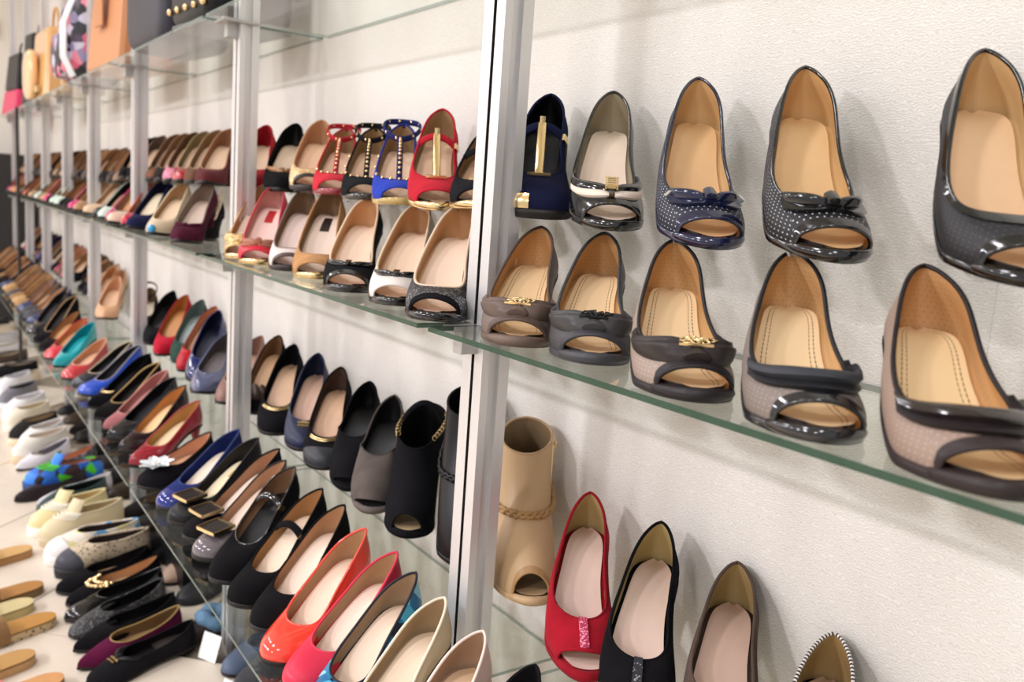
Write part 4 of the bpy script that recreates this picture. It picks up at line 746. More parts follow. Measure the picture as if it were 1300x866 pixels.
(3, 'LB', 'pump', 'rose leather pump behind the second upright', (-2.009, -0.187, 0.55), 42.0, 0.085, 0.2, {'toe': 'almond', 'up': 'leather:8c6a60', 'ln': 'lining:a07c6c', 'ins': 'insole:c9a48e', 'tr': 'leather:8c6a60', 'heel': 'slim', 'tv': 0.32}),
(3, 'LB', 'pump', 'slate blue metallic patent pump', (-2.128, -0.208, 0.55), 49.5, 0.071, 0.2, {'toe': 'almond', 'up': 'patent:565d7c', 'ln': 'leather:5a5354', 'ins': 'leather:6a6262', 'tr': 'patent:565d7c', 'heel': 'slim', 'tv': 0.34}),
(3, 'LB', 'pump', 'navy patent pump', (-2.259, -0.182, 0.55), 50.4, 0.08, 0.2, {'toe': 'round', 'up': 'patent:1f2c66', 'ln': 'leather:1f2340', 'ins': 'leather:22253f', 'tr': 'patent:1f2c66', 'heel': 'slim', 'tv': 0.34, 'pitch': 11.3}),
(3, 'LB', 'pump', 'red pump with bow and tan lining', (-2.393, -0.183, 0.55), 40.8, 0.08, 0.2, {'toe': 'almond', 'up': 'leather:ae1426', 'ln': 'lining:bf8a66', 'ins': 'insole:d8a786', 'tr': 'leather:8c1a2c', 'heel': 'slim', 'tv': 0.32, 'deco': [('thinbow', 'patent:c01528')], 'pitch': 9.4}),
(3, 'LB', 'pump', 'dark green suede pump', (-2.512, -0.165, 0.55), 48.9, 0.08, 0.2, {'toe': 'almond', 'up': 'suede:2f4a40', 'ln': 'leather:6d7f7a', 'ins': 'leather:98aaa6', 'tr': 'suede:3a4a44', 'heel': 'slim', 'tv': 0.32, 'pitch': 10.2}),
(3, 'LB', 'pump', 'scarlet suede pump with orange tan lining', (-2.627, -0.188, 0.55), 46.1, 0.08, 0.2, {'toe': 'almond', 'up': 'suede:b21a30', 'ln': 'lining:b97840', 'ins': 'insole:c98d55', 'tr': 'suede:9a1a28', 'heel': 'slim', 'tv': 0.32, 'pitch': 10.5}),
(3, 'LB', 'pump', 'black suede pointed pump', (-2.811, -0.176, 0.55), 50.8, 0.08, 0.2, {'toe': 'almond', 'up': 'suede:19181b', 'ln': 'suede:1c1a1c', 'ins': 'leather:2c2a2c', 'tr': 'suede:131214', 'heel': 'slim', 'tv': 0.34, 'pitch': 6.5}),
(3, 'LB', 'slingback_shoe', 'black and ivory ankle-strap shoe', (-3.033, -0.147, 0.55), 68.5, 0.08, 0.2, {'toe': 'almond', 'up': 'suede:242020', 'ln': 'lining:7d6242', 'ins': 'insole:d8cbb2', 'tr': 'leather:211f22', 'heel': 'slim', 'tv': 0.42, 'deco': [('slingring', 'leather:1f1d20')]}),
(4, 'LF', 'pump', 'coral red pump with beige insole', (-2.969, -0.387, 0.42), 41.8, 0.056, 0.2, {'toe': 'round', 'up': 'patent:c43a40', 'ln': 'lining:cf9c78', 'ins': 'insole:e6b898', 'tr': 'leather:d8a888', 'heel': 'slim'}),
(4, 'LF', 'pump', 'turquoise pointed pump', (-3.175, -0.393, 0.42), 40.7, 0.078, 0.2, {'toe': 'point', 'up': 'patent:18a5ac', 'ln': 'leather:18929c', 'ins': 'leather:20a0a8', 'tr': 'leather:1898a0', 'heel': 'stil'}),
(4, 'LF', 'pump', 'red pump with pale toe', (-3.318, -0.397, 0.42), 40.4, 0.071, 0.2, {'toe': 'round', 'up': 'patent:d83444', 'ln': 'lining:c98a5a', 'ins': 'insole:d89c70', 'tr': 'leather:c43040', 'heel': 'slim'}),
(4, 'LF', 'pump', 'black suede pump with tan insole', (-3.47, -0.397, 0.42), 40.7, 0.078, 0.2, {'toe': 'round', 'up': 'suede:1b191b', 'ln': 'lining:b0855c', 'ins': 'insole:c89868', 'tr': 'suede:131214', 'heel': 'slim'}),
(4, 'LF', 'pump', 'black pump with tan piping', (-3.654, -0.397, 0.42), 33.3, 0.114, 0.2, {'toe': 'round', 'up': 'suede:171518', 'ln': 'suede:171518', 'ins': 'leather:2a2524', 'tr': 'leather:b08c66', 'heel': 'slim'}),
(4, 'LF', 'pump', 'dark grey pump', (-3.873, -0.397, 0.42), 36.3, 0.105, 0.2, {'toe': 'round', 'up': 'patent:2c2d33', 'ln': 'leather:2b2a2d', 'ins': 'leather:3a3838', 'tr': 'leather:2c2c30', 'heel': 'slim'}),
(4, 'LB', 'pump', 'tan pump with peach lining', (-3.79, -0.15, 0.55), 62.0, 0.085, 0.2, {'toe': 'almond', 'up': 'leather:c48f66', 'ln': 'lining:c99468', 'ins': 'insole:d9b08c', 'tr': 'lining:c99468', 'heel': 'slim', 'tv': 0.32}),
(4, 'LB', 'pump', 'beige pump with nude lining', (-3.631, -0.15, 0.55), 62.0, 0.085, 0.2, {'toe': 'almond', 'up': 'leather:c99c74', 'ln': 'lining:cf9f78', 'ins': 'insole:d9b08c', 'tr': 'lining:cf9f78', 'heel': 'slim', 'tv': 0.32}),
(4, 'LB', 'pump', 'brown and black pump', (-4.305, -0.102, 0.55), 62.0, 0.085, 0.2, {'toe': 'almond', 'up': 'suede:2c2320', 'ln': 'lining:7a5636', 'ins': 'insole:d9b08c', 'tr': 'lining:7a5636', 'heel': 'slim', 'tv': 0.32}),
(4, 'LB', 'pump', 'nude pump with bow', (-3.356, -0.215, 0.55), 62.0, 0.085, 0.2, {'toe': 'almond', 'up': 'leather:d2a27c', 'ln': 'lining:d8a884', 'ins': 'insole:d9b08c', 'tr': 'lining:d8a884', 'heel': 'slim', 'tv': 0.32}),
(4, 'LB', 'pump', 'black suede tall-backed pump', (-4.435, -0.102, 0.55), 62.0, 0.085, 0.2, {'toe': 'almond', 'up': 'suede:131214', 'ln': 'suede:17151a', 'ins': 'insole:d9b08c', 'tr': 'suede:17151a', 'heel': 'slim', 'tv': 0.32}),
(3, 'FF', 'flat_shoe', 'black flat with silver bow buckle', (-1.867, -0.489, 0.0), 16.7, 0.012, 0.25, {'toe': 'round', 'up': 'suede:19171b', 'ln': 'leather:232024', 'ins': 'leather:2c2829', 'tr': 'suede:19171b', 'heel': 'flat', 'tv': 0.34, 'deco': [('thinbow', 'leather:232024'), ('goldclasp',)]}),
(3, 'FF', 'flat_shoe', 'burgundy pointed flat with gold edge', (-1.945, -0.497, 0.0), 18.0, 0.012, 0.25, {'toe': 'point', 'up': 'suede:5a1638', 'ln': 'lining:7d6240', 'ins': 'insole:9c7c58', 'tr': 'leather:a08550', 'heel': 'flat', 'tv': 0.34}),
(3, 'FF', 'flat_shoe', 'black suede pointed flat behind burgundy flat', (-2.027, -0.493, 0.0), 16.2, 0.012, 0.25, {'toe': 'point', 'up': 'suede:161417', 'ln': 'suede:161417', 'ins': 'leather:221f20', 'tr': 'suede:161417', 'heel': 'flat', 'tv': 0.34}),
(3, 'FF', 'flat_shoe', 'black glitter lace flat', (-2.099, -0.491, 0.0), 21.5, 0.012, 0.25, {'toe': 'round', 'up': 'glitter:141316', 'ln': 'suede:151316', 'ins': 'leather:201e20', 'tr': 'glitter:141316', 'heel': 'flat', 'tv': 0.34}),
(3, 'FF', 'flat_shoe', 'black patent round flat', (-2.189, -0.488, 0.0), 15.5, 0.012, 0.25, {'toe': 'round', 'up': 'patent:131214', 'ln': 'suede:151316', 'ins': 'leather:201e20', 'tr': 'patent:131214', 'heel': 'flat', 'tv': 0.34}),
(3, 'FF', 'flat_shoe', 'black velvet loafer with jewelled throat', (-2.266, -0.475, 0.0), 17.5, 0.012, 0.25, {'toe': 'round', 'up': 'suede:110f12', 'ln': 'lining:c99c72', 'ins': 'insole:e2bb94', 'tr': 'suede:110f12', 'heel': 'flat', 'tv': 0.38, 'deco': [('jewels',)]}),
(3, 'FF', 'flat_shoe', 'black velvet almond flat', (-2.354, -0.486, 0.0), 15.2, 0.012, 0.25, {'toe': 'round', 'up': 'suede:131114', 'ln': 'suede:151316', 'ins': 'insole:c09a76', 'tr': 'suede:131114', 'heel': 'flat', 'tv': 0.34}),
(3, 'FF', 'sneaker', 'leopard spotted slip-on with grey toe cap', (-2.464, -0.473, 0.0), 8.7, 0.02, 0.25, {'toe': 'round', 'up': 'leopard:c9b69a', 'ln': 'leather:3a3232', 'ins': 'leather:c4a08c', 'tr': 'leopard:c9b69a', 'heel': 'flat', 'tv': 0.34, 'kind': 'sneaker', 'so': 'leather:2b2a2c', 'deco': [('cap', 'leather:4a4a52')]}),
(3, 'FF', 'sneaker', 'confetti print slip-on with white toe cap', (-2.562, -0.486, 0.0), 5.0, 0.02, 0.25, {'toe': 'round', 'up': 'confetti:e6ddcf', 'ln': 'leather:3a3232', 'ins': 'leather:c4a08c', 'tr': 'confetti:e6ddcf', 'heel': 'flat', 'tv': 0.34, 'kind': 'sneaker', 'so': 'leather:e8e4de', 'deco': [('cap', 'leather:efebe6')]}),
(3, 'FF', 'sneaker', 'beige knit sneaker', (-2.7, -0.485, 0.0), 18.1, 0.02, 0.25, {'toe': 'round', 'up': 'leather:d8c9a4', 'ln': 'lining:c2ae88', 'ins': 'lining:d0bd98', 'tr': 'leather:d8c9a4', 'heel': 'flat', 'tv': 0.34, 'kind': 'sneaker', 'so': 'leather:c9b898', 'deco': [('laces', 'leather:f0ead8')]}),
(3, 'FF', 'sneaker', 'pale yellow sneaker with white laces', (-2.787, -0.504, 0.0), 23.4, 0.02, 0.25, {'toe': 'round', 'up': 'leather:e3d5a2', 'ln': 'lining:d8c08c', 'ins': 'lining:d0b890', 'tr': 'leather:e3d5a2', 'heel': 'flat', 'tv': 0.34, 'kind': 'sneaker', 'so': 'leather:f2eee4', 'deco': [('laces', 'leather:f6f1e4')]}),
(3, 'FF', 'sneaker', 'dark teal sneaker', (-2.881, -0.475, 0.0), 28.8, 0.02, 0.25, {'toe': 'round', 'up': 'leather:2f4a46', 'ln': 'leather:2c2b2e', 'ins': 'leather:343335', 'tr': 'leather:2f4a46', 'heel': 'flat', 'tv': 0.34, 'kind': 'sneaker', 'so': 'leather:2c2b2e'}),
(3, 'FF', 'flat_shoe', 'white pointed slip-on', (-3.027, -0.459, 0.0), 18.7, 0.012, 0.25, {'toe': 'point', 'up': 'leather:d6d2d6', 'ln': 'leather:d0c8c2', 'ins': 'insole:e6dcd0', 'tr': 'leather:d6d2d6', 'heel': 'flat', 'tv': 0.34}),
(3, 'FF', 'flat_shoe', 'dark brown pointed flat', (-3.1, -0.517, 0.0), 24.0, 0.012, 0.25, {'toe': 'point', 'up': 'leather:2c2022', 'ln': 'lining:8a5f4a', 'ins': 'insole:b98664', 'tr': 'leather:2c2022', 'heel': 'flat', 'tv': 0.34}),
(4, 'FF', 'sneaker', 'blue and green sporty sneaker', (-3.22, -0.476, 0.0), 3.6, 0.02, 0.25, {'toe': 'round', 'up': 'confetti2:2468c8', 'ln': 'lining:c98f70', 'ins': 'insole:d8a284', 'tr': 'confetti2:2468c8', 'heel': 'flat', 'tv': 0.34, 'kind': 'sneaker', 'so': 'leather:20407c', 'deco': [('laces', 'leather:58c832')]}),
(4, 'FF', 'flat_shoe', 'grey mottled flat', (-3.36, -0.435, 0.0), 27.5, 0.012, 0.25, {'toe': 'round', 'up': 'floral2:4a4650', 'ln': 'lining:c98f70', 'ins': 'insole:e0ab88', 'tr': 'floral2:4a4650', 'heel': 'flat', 'tv': 0.34}),
(4, 'FF', 'flat_shoe', 'long white pointed flat with grey collar', (-3.435, -0.484, 0.0), 37.9, 0.012, 0.25, {'toe': 'point', 'up': 'leather:e4e0e6', 'ln': 'leather:77727a', 'ins': 'leather:d0c8c8', 'tr': 'leather:e4e0e6', 'heel': 'flat', 'tv': 0.34}),
(4, 'FF', 'sneaker', 'white trainer with beige sole', (-3.54, -0.482, 0.0), 37.2, 0.02, 0.25, {'toe': 'round', 'up': 'leather:e0dad0', 'ln': 'lining:d8c8b8', 'ins': 'lining:d8c8b8', 'tr': 'leather:e0dad0', 'heel': 'flat', 'tv': 0.34, 'kind': 'sneaker', 'so': 'leather:d8c2a0'}),
(4, 'FF', 'sneaker', 'black slip-on with beige rim', (-3.781, -0.472, 0.0), 41.4, 0.02, 0.25, {'toe': 'round', 'up': 'suede:2c2a2a', 'ln': 'lining:b09a7c', 'ins': 'lining:c4ae90', 'tr': 'suede:2c2a2a', 'heel': 'flat', 'tv': 0.34, 'kind': 'sneaker', 'so': 'leather:e0cfb0'}),
(4, 'FF', 'sneaker', 'white sneaker with grey heel', (-3.649, -0.45, 0.0), 46.3, 0.02, 0.25, {'toe': 'round', 'up': 'leather:eae6e2', 'ln': 'lining:cfc6be', 'ins': 'lining:d8cfc6', 'tr': 'leather:eae6e2', 'heel': 'flat', 'tv': 0.34, 'kind': 'sneaker', 'so': 'leather:f0ece4'}),
(4, 'FF', 'sneaker', 'cream canvas sneaker', (-3.988, -0.472, 0.0), 42.9, 0.02, 0.25, {'toe': 'round', 'up': 'leather:e6dcc6', 'ln': 'lining:d4c4a8', 'ins': 'lining:d4c4a8', 'tr': 'leather:e6dcc6', 'heel': 'flat', 'tv': 0.34, 'kind': 'sneaker', 'so': 'leather:f0e8d8'}),
(4, 'FF', 'sneaker', 'bright white low sneaker', (-4.17, -0.461, 0.0), 45.6, 0.02, 0.25, {'toe': 'round', 'up': 'leather:f0eef0', 'ln': 'lining:d8d4d4', 'ins': 'lining:d8d4d4', 'tr': 'leather:f0eef0', 'heel': 'flat', 'tv': 0.34, 'kind': 'sneaker', 'so': 'leather:f2f0ee'}),
(5, 'FF', 'sneaker', 'grey and white trainer', (-4.389, -0.462, 0.0), 47.6, 0.02, 0.25, {'toe': 'round', 'up': 'leather:75747a', 'ln': 'lining:4a484c', 'ins': 'lining:5a585c', 'tr': 'leather:75747a', 'heel': 'flat', 'tv': 0.34, 'kind': 'sneaker', 'so': 'leather:e4e2e0'}),
(5, 'FF', 'sneaker', 'white leather sneaker near the left edge', (-4.626, -0.451, 0.0), 51.5, 0.02, 0.25, {'toe': 'round', 'up': 'leather:e8e6e8', 'ln': 'lining:c8c4c4', 'ins': 'lining:d0ccc8', 'tr': 'leather:e8e6e8', 'heel': 'flat', 'tv': 0.34, 'kind': 'sneaker', 'so': 'leather:f0eeec'}),
(3, 'FB', 'flat_shoe', 'nude pump under the shelf', (-2.303, -0.251, 0.0), 22.0, 0.012, 0.24, {'toe': 'round', 'up': 'leather:c9a894', 'ln': 'lining:b08c70', 'ins': 'lining:b08c70', 'tr': 'leather:c9a894', 'heel': 'flat', 'tv': 0.34}),
(3, 'FB', 'flat_shoe', 'black ankle shoe under the shelf', (-2.452, -0.234, 0.0), 22.0, 0.012, 0.24, {'toe': 'round', 'up': 'suede:131214', 'ln': 'suede:18161a', 'ins': 'suede:18161a', 'tr': 'suede:131214', 'heel': 'flat', 'tv': 0.34}),
(3, 'FB', 'flat_shoe', 'dark grey lace flat under the shelf', (-2.165, -0.238, 0.0), 22.0, 0.012, 0.24, {'toe': 'round', 'up': 'leather:3a3a3c', 'ln': 'leather:2a2829', 'ins': 'leather:2a2829', 'tr': 'leather:3a3a3c', 'heel': 'flat', 'tv': 0.34}),
(2, 'FB', 'flat_shoe', 'slate blue flat under the shelf', (-1.783, -0.233, 0.0), 22.0, 0.012, 0.24, {'toe': 'round', 'up': 'leather:59657c', 'ln': 'lining:8a90a0', 'ins': 'lining:8a90a0', 'tr': 'leather:59657c', 'heel': 'flat', 'tv': 0.34}),
(2, 'FB', 'flat_shoe', 'grey felt flat under the shelf', (-1.701, -0.233, 0.0), 22.0, 0.012, 0.24, {'toe': 'round', 'up': 'suede:4c4c50', 'ln': 'lining:8a8680', 'ins': 'lining:8a8680', 'tr': 'suede:4c4c50', 'heel': 'flat', 'tv': 0.34}),
(3, 'FB', 'flat_shoe', 'black flat tucked under the shelf', (-2.533, -0.25, 0.0), 22.0, 0.012, 0.23, {'toe': 'round', 'up': 'suede:1b1a1c', 'ln': 'lining:8a7258', 'ins': 'lining:a88a68', 'tr': 'suede:1b1a1c', 'heel': 'flat', 'tv': 0.34}),
(3, 'FB', 'flat_shoe', 'dark brown flat tucked under the shelf', (-2.69, -0.25, 0.0), 22.0, 0.012, 0.23, {'toe': 'round', 'up': 'leather:2c2624', 'ln': 'lining:8a7258', 'ins': 'lining:a88a68', 'tr': 'leather:2c2624', 'heel': 'flat', 'tv': 0.34}),
(3, 'FB', 'flat_shoe', 'black-brown flat tucked under the shelf', (-2.82, -0.25, 0.0), 22.0, 0.012, 0.23, {'toe': 'round', 'up': 'suede:231f20', 'ln': 'lining:8a7258', 'ins': 'lining:a88a68', 'tr': 'suede:231f20', 'heel': 'flat', 'tv': 0.34}),
(4, 'FB', 'flat_shoe', 'brown flat tucked under the shelf', (-3.03, -0.25, 0.0), 22.0, 0.012, 0.23, {'toe': 'round', 'up': 'leather:4a3a2e', 'ln': 'lining:8a7258', 'ins': 'lining:a88a68', 'tr': 'leather:4a3a2e', 'heel': 'flat', 'tv': 0.34}),
(4, 'FB', 'flat_shoe', 'inky black flat tucked under the shelf', (-3.2, -0.25, 0.0), 22.0, 0.012, 0.23, {'toe': 'round', 'up': 'leather:1f1e22', 'ln': 'lining:8a7258', 'ins': 'lining:a88a68', 'tr': 'leather:1f1e22', 'heel': 'flat', 'tv': 0.34}),
(4, 'FB', 'flat_shoe', 'charcoal flat tucked under the shelf', (-3.37, -0.25, 0.0), 22.0, 0.012, 0.23, {'toe': 'round', 'up': 'suede:3a3436', 'ln': 'lining:8a7258', 'ins': 'lining:a88a68', 'tr': 'suede:3a3436', 'heel': 'flat', 'tv': 0.34}),
(4, 'FB', 'flat_shoe', 'black flat tucked under the shelf', (-3.54, -0.25, 0.0), 22.0, 0.012, 0.23, {'toe': 'round', 'up': 'suede:1b1a1c', 'ln': 'lining:8a7258', 'ins': 'lining:a88a68', 'tr': 'suede:1b1a1c', 'heel': 'flat', 'tv': 0.34}),
(4, 'FB', 'flat_shoe', 'dark brown flat tucked under the shelf', (-3.769, -0.25, 0.0), 22.0, 0.012, 0.23, {'toe': 'round', 'up': 'leather:2c2624', 'ln': 'lining:8a7258', 'ins': 'lining:a88a68', 'tr': 'leather:2c2624', 'heel': 'flat', 'tv': 0.34}),
(5, 'FB', 'flat_shoe', 'black-brown flat tucked under the shelf', (-3.88, -0.25, 0.0), 22.0, 0.012, 0.23, {'toe': 'round', 'up': 'suede:231f20', 'ln': 'lining:8a7258', 'ins': 'lining:a88a68', 'tr': 'suede:231f20', 'heel': 'flat', 'tv': 0.34}),
(5, 'FB', 'flat_shoe', 'brown flat tucked under the shelf', (-4.05, -0.25, 0.0), 22.0, 0.012, 0.23, {'toe': 'round', 'up': 'leather:4a3a2e', 'ln': 'lining:8a7258', 'ins': 'lining:a88a68', 'tr': 'leather:4a3a2e', 'heel': 'flat', 'tv': 0.34}),
(5, 'FB', 'flat_shoe', 'inky black flat tucked under the shelf', (-4.22, -0.25, 0.0), 22.0, 0.012, 0.23, {'toe': 'round', 'up': 'leather:1f1e22', 'ln': 'lining:8a7258', 'ins': 'lining:a88a68', 'tr': 'leather:1f1e22', 'heel': 'flat', 'tv': 0.34}),
(4, 'MF', 'pump', 'fuchsia glossy pump', (-3.08, -0.245, 0.913), 40.4, 0.085, 0.2, {'toe': 'almond', 'up': 'patent:d8307a', 'ln': 'lining:b58c66', 'ins': 'insole:d0a888', 'tr': 'patent:d8307a', 'heel': 'slim', 'tv': 0.3}),
(4, 'MF', 'pump', 'mint white leather pump', (-3.21, -0.245, 0.913), 43.3, 0.085, 0.2, {'toe': 'almond', 'up': 'leather:cfe0d0', 'ln': 'leather:2a2628', 'ins': 'insole:d0a888', 'tr': 'leather:cfe0d0', 'heel': 'slim', 'tv': 0.3}),
(4, 'MB', 'pump', 'brown leather pump', (-3.386, -0.165, 1.035), 47.9, 0.085, 0.2, {'toe': 'almond', 'up': 'leather:86664a', 'ln': 'lining:b58c66', 'ins': 'insole:d0a888', 'tr': 'leather:86664a', 'heel': 'slim', 'tv': 0.3}),
(4, 'MB', 'pump', 'dark taupe suede pump', (-3.518, -0.165, 1.035), 47.1, 0.085, 0.2, {'toe': 'almond', 'up': 'suede:4d4440', 'ln': 'lining:c9a27c', 'ins': 'insole:d0a888', 'tr': 'suede:4d4440', 'heel': 'slim', 'tv': 0.3}),
(4, 'MB', 'pump', 'black-brown suede pump', (-3.65, -0.165, 1.035), 51.8, 0.085, 0.2, {'toe': 'almond', 'up': 'suede:2a2624', 'ln': 'lining:b58c66', 'ins': 'insole:d0a888', 'tr': 'suede:2a2624', 'heel': 'slim', 'tv': 0.3}),
(5, 'MF', 'pump', 'tan leather pump', (-3.76, -0.245, 0.913), 40.3, 0.085, 0.2, {'toe': 'almond', 'up': 'leather:b08864', 'ln': 'lining:c9a27c', 'ins': 'insole:d0a888', 'tr': 'leather:b08864', 'heel': 'slim', 'tv': 0.3}),
(5, 'MF', 'pump', 'fuchsia glossy pump', (-3.893, -0.245, 0.913), 40.7, 0.085, 0.2, {'toe': 'almond', 'up': 'patent:d8307a', 'ln': 'lining:9c7a58', 'ins': 'insole:d0a888', 'tr': 'patent:d8307a', 'heel': 'slim', 'tv': 0.3}),
(5, 'MF', 'pump', 'off-black suede pump', (-4.025, -0.245, 0.913), 44.0, 0.085, 0.2, {'toe': 'almond', 'up': 'suede:2a2528', 'ln': 'lining:c9a27c', 'ins': 'insole:d0a888', 'tr': 'suede:2a2528', 'heel': 'slim', 'tv': 0.3}),
(5, 'MF', 'pump', 'black suede pump', (-4.157, -0.245, 0.913), 40.3, 0.085, 0.2, {'toe': 'almond', 'up': 'suede:1b191b', 'ln': 'lining:b58c66', 'ins': 'insole:d0a888', 'tr': 'suede:1b191b', 'heel': 'slim', 'tv': 0.3}),
(5, 'MF', 'pump', 'mint white leather pump', (-4.289, -0.245, 0.913), 44.0, 0.085, 0.2, {'toe': 'almond', 'up': 'leather:cfe0d0', 'ln': 'lining:c9a27c', 'ins': 'insole:d0a888', 'tr': 'leather:cfe0d0', 'heel': 'slim', 'tv': 0.3}),
(5, 'MB', 'pump', 'light brown leather pump', (-3.833, -0.165, 1.035), 51.8, 0.085, 0.2, {'toe': 'almond', 'up': 'leather:a5835c', 'ln': 'lining:9c7a58', 'ins': 'insole:d0a888', 'tr': 'leather:a5835c', 'heel': 'slim', 'tv': 0.3}),
(5, 'MB', 'pump', 'brown leather pump', (-3.943, -0.165, 1.035), 48.0, 0.085, 0.2, {'toe': 'almond', 'up': 'leather:86664a', 'ln': 'lining:c9a27c', 'ins': 'insole:d0a888', 'tr': 'leather:86664a', 'heel': 'slim', 'tv': 0.3}),
(5, 'MB', 'pump', 'mushroom brown suede pump', (-4.07, -0.165, 1.035), 50.8, 0.085, 0.2, {'toe': 'almond', 'up': 'suede:5c5148', 'ln': 'lining:c9a27c', 'ins': 'insole:d0a888', 'tr': 'suede:5c5148', 'heel': 'slim', 'tv': 0.3}),
(5, 'MB', 'pump', 'black suede pump', (-4.205, -0.165, 1.035), 47.5, 0.085, 0.2, {'toe': 'almond', 'up': 'suede:1d1b1d', 'ln': 'lining:c9a27c', 'ins': 'insole:d0a888', 'tr': 'suede:1d1b1d', 'heel': 'slim', 'tv': 0.3}),
(5, 'MB', 'pump', 'mushroom brown suede pump', (-4.34, -0.165, 1.035), 51.0, 0.085, 0.2, {'toe': 'almond', 'up': 'suede:5c5148', 'ln': 'lining:9c7a58', 'ins': 'insole:d0a888', 'tr': 'suede:5c5148', 'heel': 'slim', 'tv': 0.3}),
(5, 'LF', 'pump', 'dark brown suede pump', (-3.99, -0.375, 0.42), 22.1, 0.085, 0.2, {'toe': 'almond', 'up': 'suede:2a2422', 'ln': 'leather:2a2628', 'ins': 'insole:d0a888', 'tr': 'suede:2a2422', 'heel': 'slim', 'tv': 0.3}),
(5, 'LF', 'pump', 'navy patent glossy pump', (-4.13, -0.375, 0.42), 22.7, 0.085, 0.2, {'toe': 'almond', 'up': 'patent:2a3a6c', 'ln': 'lining:c9a27c', 'ins': 'insole:d0a888', 'tr': 'patent:2a3a6c', 'heel': 'slim', 'tv': 0.3}),
(5, 'LF', 'pump', 'slate grey leather pump', (-4.27, -0.375, 0.42), 21.0, 0.085, 0.2, {'toe': 'almond', 'up': 'leather:4c4c52', 'ln': 'lining:c9a27c', 'ins': 'insole:d0a888', 'tr': 'leather:4c4c52', 'heel': 'slim', 'tv': 0.3}),
(5, 'LB', 'pump', 'off-white leather pump', (-3.931, -0.17, 0.55), 42.4, 0.085, 0.2, {'toe': 'almond', 'up': 'leather:c9b8a8', 'ln': 'lining:c9a27c', 'ins': 'insole:d0a888', 'tr': 'leather:c9b8a8', 'heel': 'slim', 'tv': 0.3}),
(5, 'LB', 'pump', 'ink black suede pump', (-4.06, -0.17, 0.55), 44.1, 0.085, 0.2, {'toe': 'almond', 'up': 'suede:2b2730', 'ln': 'lining:9c7a58', 'ins': 'insole:d0a888', 'tr': 'suede:2b2730', 'heel': 'slim', 'tv': 0.3}),
(5, 'LB', 'pump', 'black suede pump', (-4.195, -0.17, 0.55), 41.5, 0.085, 0.2, {'toe': 'almond', 'up': 'suede:1a181a', 'ln': 'lining:c9a27c', 'ins': 'insole:d0a888', 'tr': 'suede:1a181a', 'heel': 'slim', 'tv': 0.3}),
(6, 'MF', 'pump', 'mint white leather pump', (-4.45, -0.245, 0.913), 41.6, 0.085, 0.2, {'toe': 'almond', 'up': 'leather:cfe0d0', 'ln': 'lining:9c7a58', 'ins': 'insole:d0a888', 'tr': 'leather:cfe0d0', 'heel': 'slim', 'tv': 0.3}),
(6, 'MF', 'pump', 'black suede pump', (-4.568, -0.245, 0.913), 40.4, 0.085, 0.2, {'toe': 'almond', 'up': 'suede:1b191b', 'ln': 'lining:c9a27c', 'ins': 'insole:d0a888', 'tr': 'suede:1b191b', 'heel': 'slim', 'tv': 0.3}),
(6, 'MF', 'pump', 'fuchsia glossy pump', (-4.686, -0.245, 0.913), 43.9, 0.085, 0.2, {'toe': 'almond', 'up': 'patent:d8307a', 'ln': 'lining:b58c66', 'ins': 'insole:d0a888', 'tr': 'patent:d8307a', 'heel': 'slim', 'tv': 0.3}),
(6, 'MF', 'pump', 'camel leather pump', (-4.804, -0.245, 0.913), 39.5, 0.085, 0.2, {'toe': 'almond', 'up': 'leather:c49c6c', 'ln': 'leather:2a2628', 'ins': 'insole:d0a888', 'tr': 'leather:c49c6c', 'heel': 'slim', 'tv': 0.3}),
(6, 'MF', 'pump', 'taupe leather pump', (-4.922, -0.245, 0.913), 42.8, 0.085, 0.2, {'toe': 'almond', 'up': 'leather:8d7a66', 'ln': 'lining:c9a27c', 'ins': 'insole:d0a888', 'tr': 'leather:8d7a66', 'heel': 'slim', 'tv': 0.3}),
(6, 'MF', 'pump', 'mint white leather pump', (-5.04, -0.245, 0.913), 42.1, 0.085, 0.2, {'toe': 'almond', 'up': 'leather:cfe0d0', 'ln': 'leather:2a2628', 'ins': 'insole:d0a888', 'tr': 'leather:cfe0d0', 'heel': 'slim', 'tv': 0.3}),
(6, 'MB', 'pump', 'black-brown suede pump', (-4.522, -0.165, 1.035), 51.2, 0.085, 0.2, {'toe': 'almond', 'up': 'suede:2a2624', 'ln': 'lining:9c7a58', 'ins': 'insole:d0a888', 'tr': 'suede:2a2624', 'heel': 'slim', 'tv': 0.3}),
(6, 'MB', 'pump', 'black suede pump', (-4.63, -0.165, 1.035), 53.0, 0.085, 0.2, {'toe': 'almond', 'up': 'suede:1d1b1d', 'ln': 'lining:9c7a58', 'ins': 'insole:d0a888', 'tr': 'suede:1d1b1d', 'heel': 'slim', 'tv': 0.3}),
(6, 'MB', 'pump', 'light brown leather pump', (-4.743, -0.165, 1.035), 47.4, 0.085, 0.2, {'toe': 'almond', 'up': 'leather:a5835c', 'ln': 'lining:9c7a58', 'ins': 'insole:d0a888', 'tr': 'leather:a5835c', 'heel': 'slim', 'tv': 0.3}),
(6, 'MB', 'pump', 'dark taupe suede pump', (-4.85, -0.165, 1.035), 50.8, 0.085, 0.2, {'toe': 'almond', 'up': 'suede:4d4440', 'ln': 'leather:2a2628', 'ins': 'insole:d0a888', 'tr': 'suede:4d4440', 'heel': 'slim', 'tv': 0.3}),
(6, 'MB', 'pump', 'light brown leather pump', (-4.97, -0.165, 1.035), 48.7, 0.085, 0.2, {'toe': 'almond', 'up': 'leather:a5835c', 'ln': 'lining:c9a27c', 'ins': 'insole:d0a888', 'tr': 'leather:a5835c', 'heel': 'slim', 'tv': 0.3}),
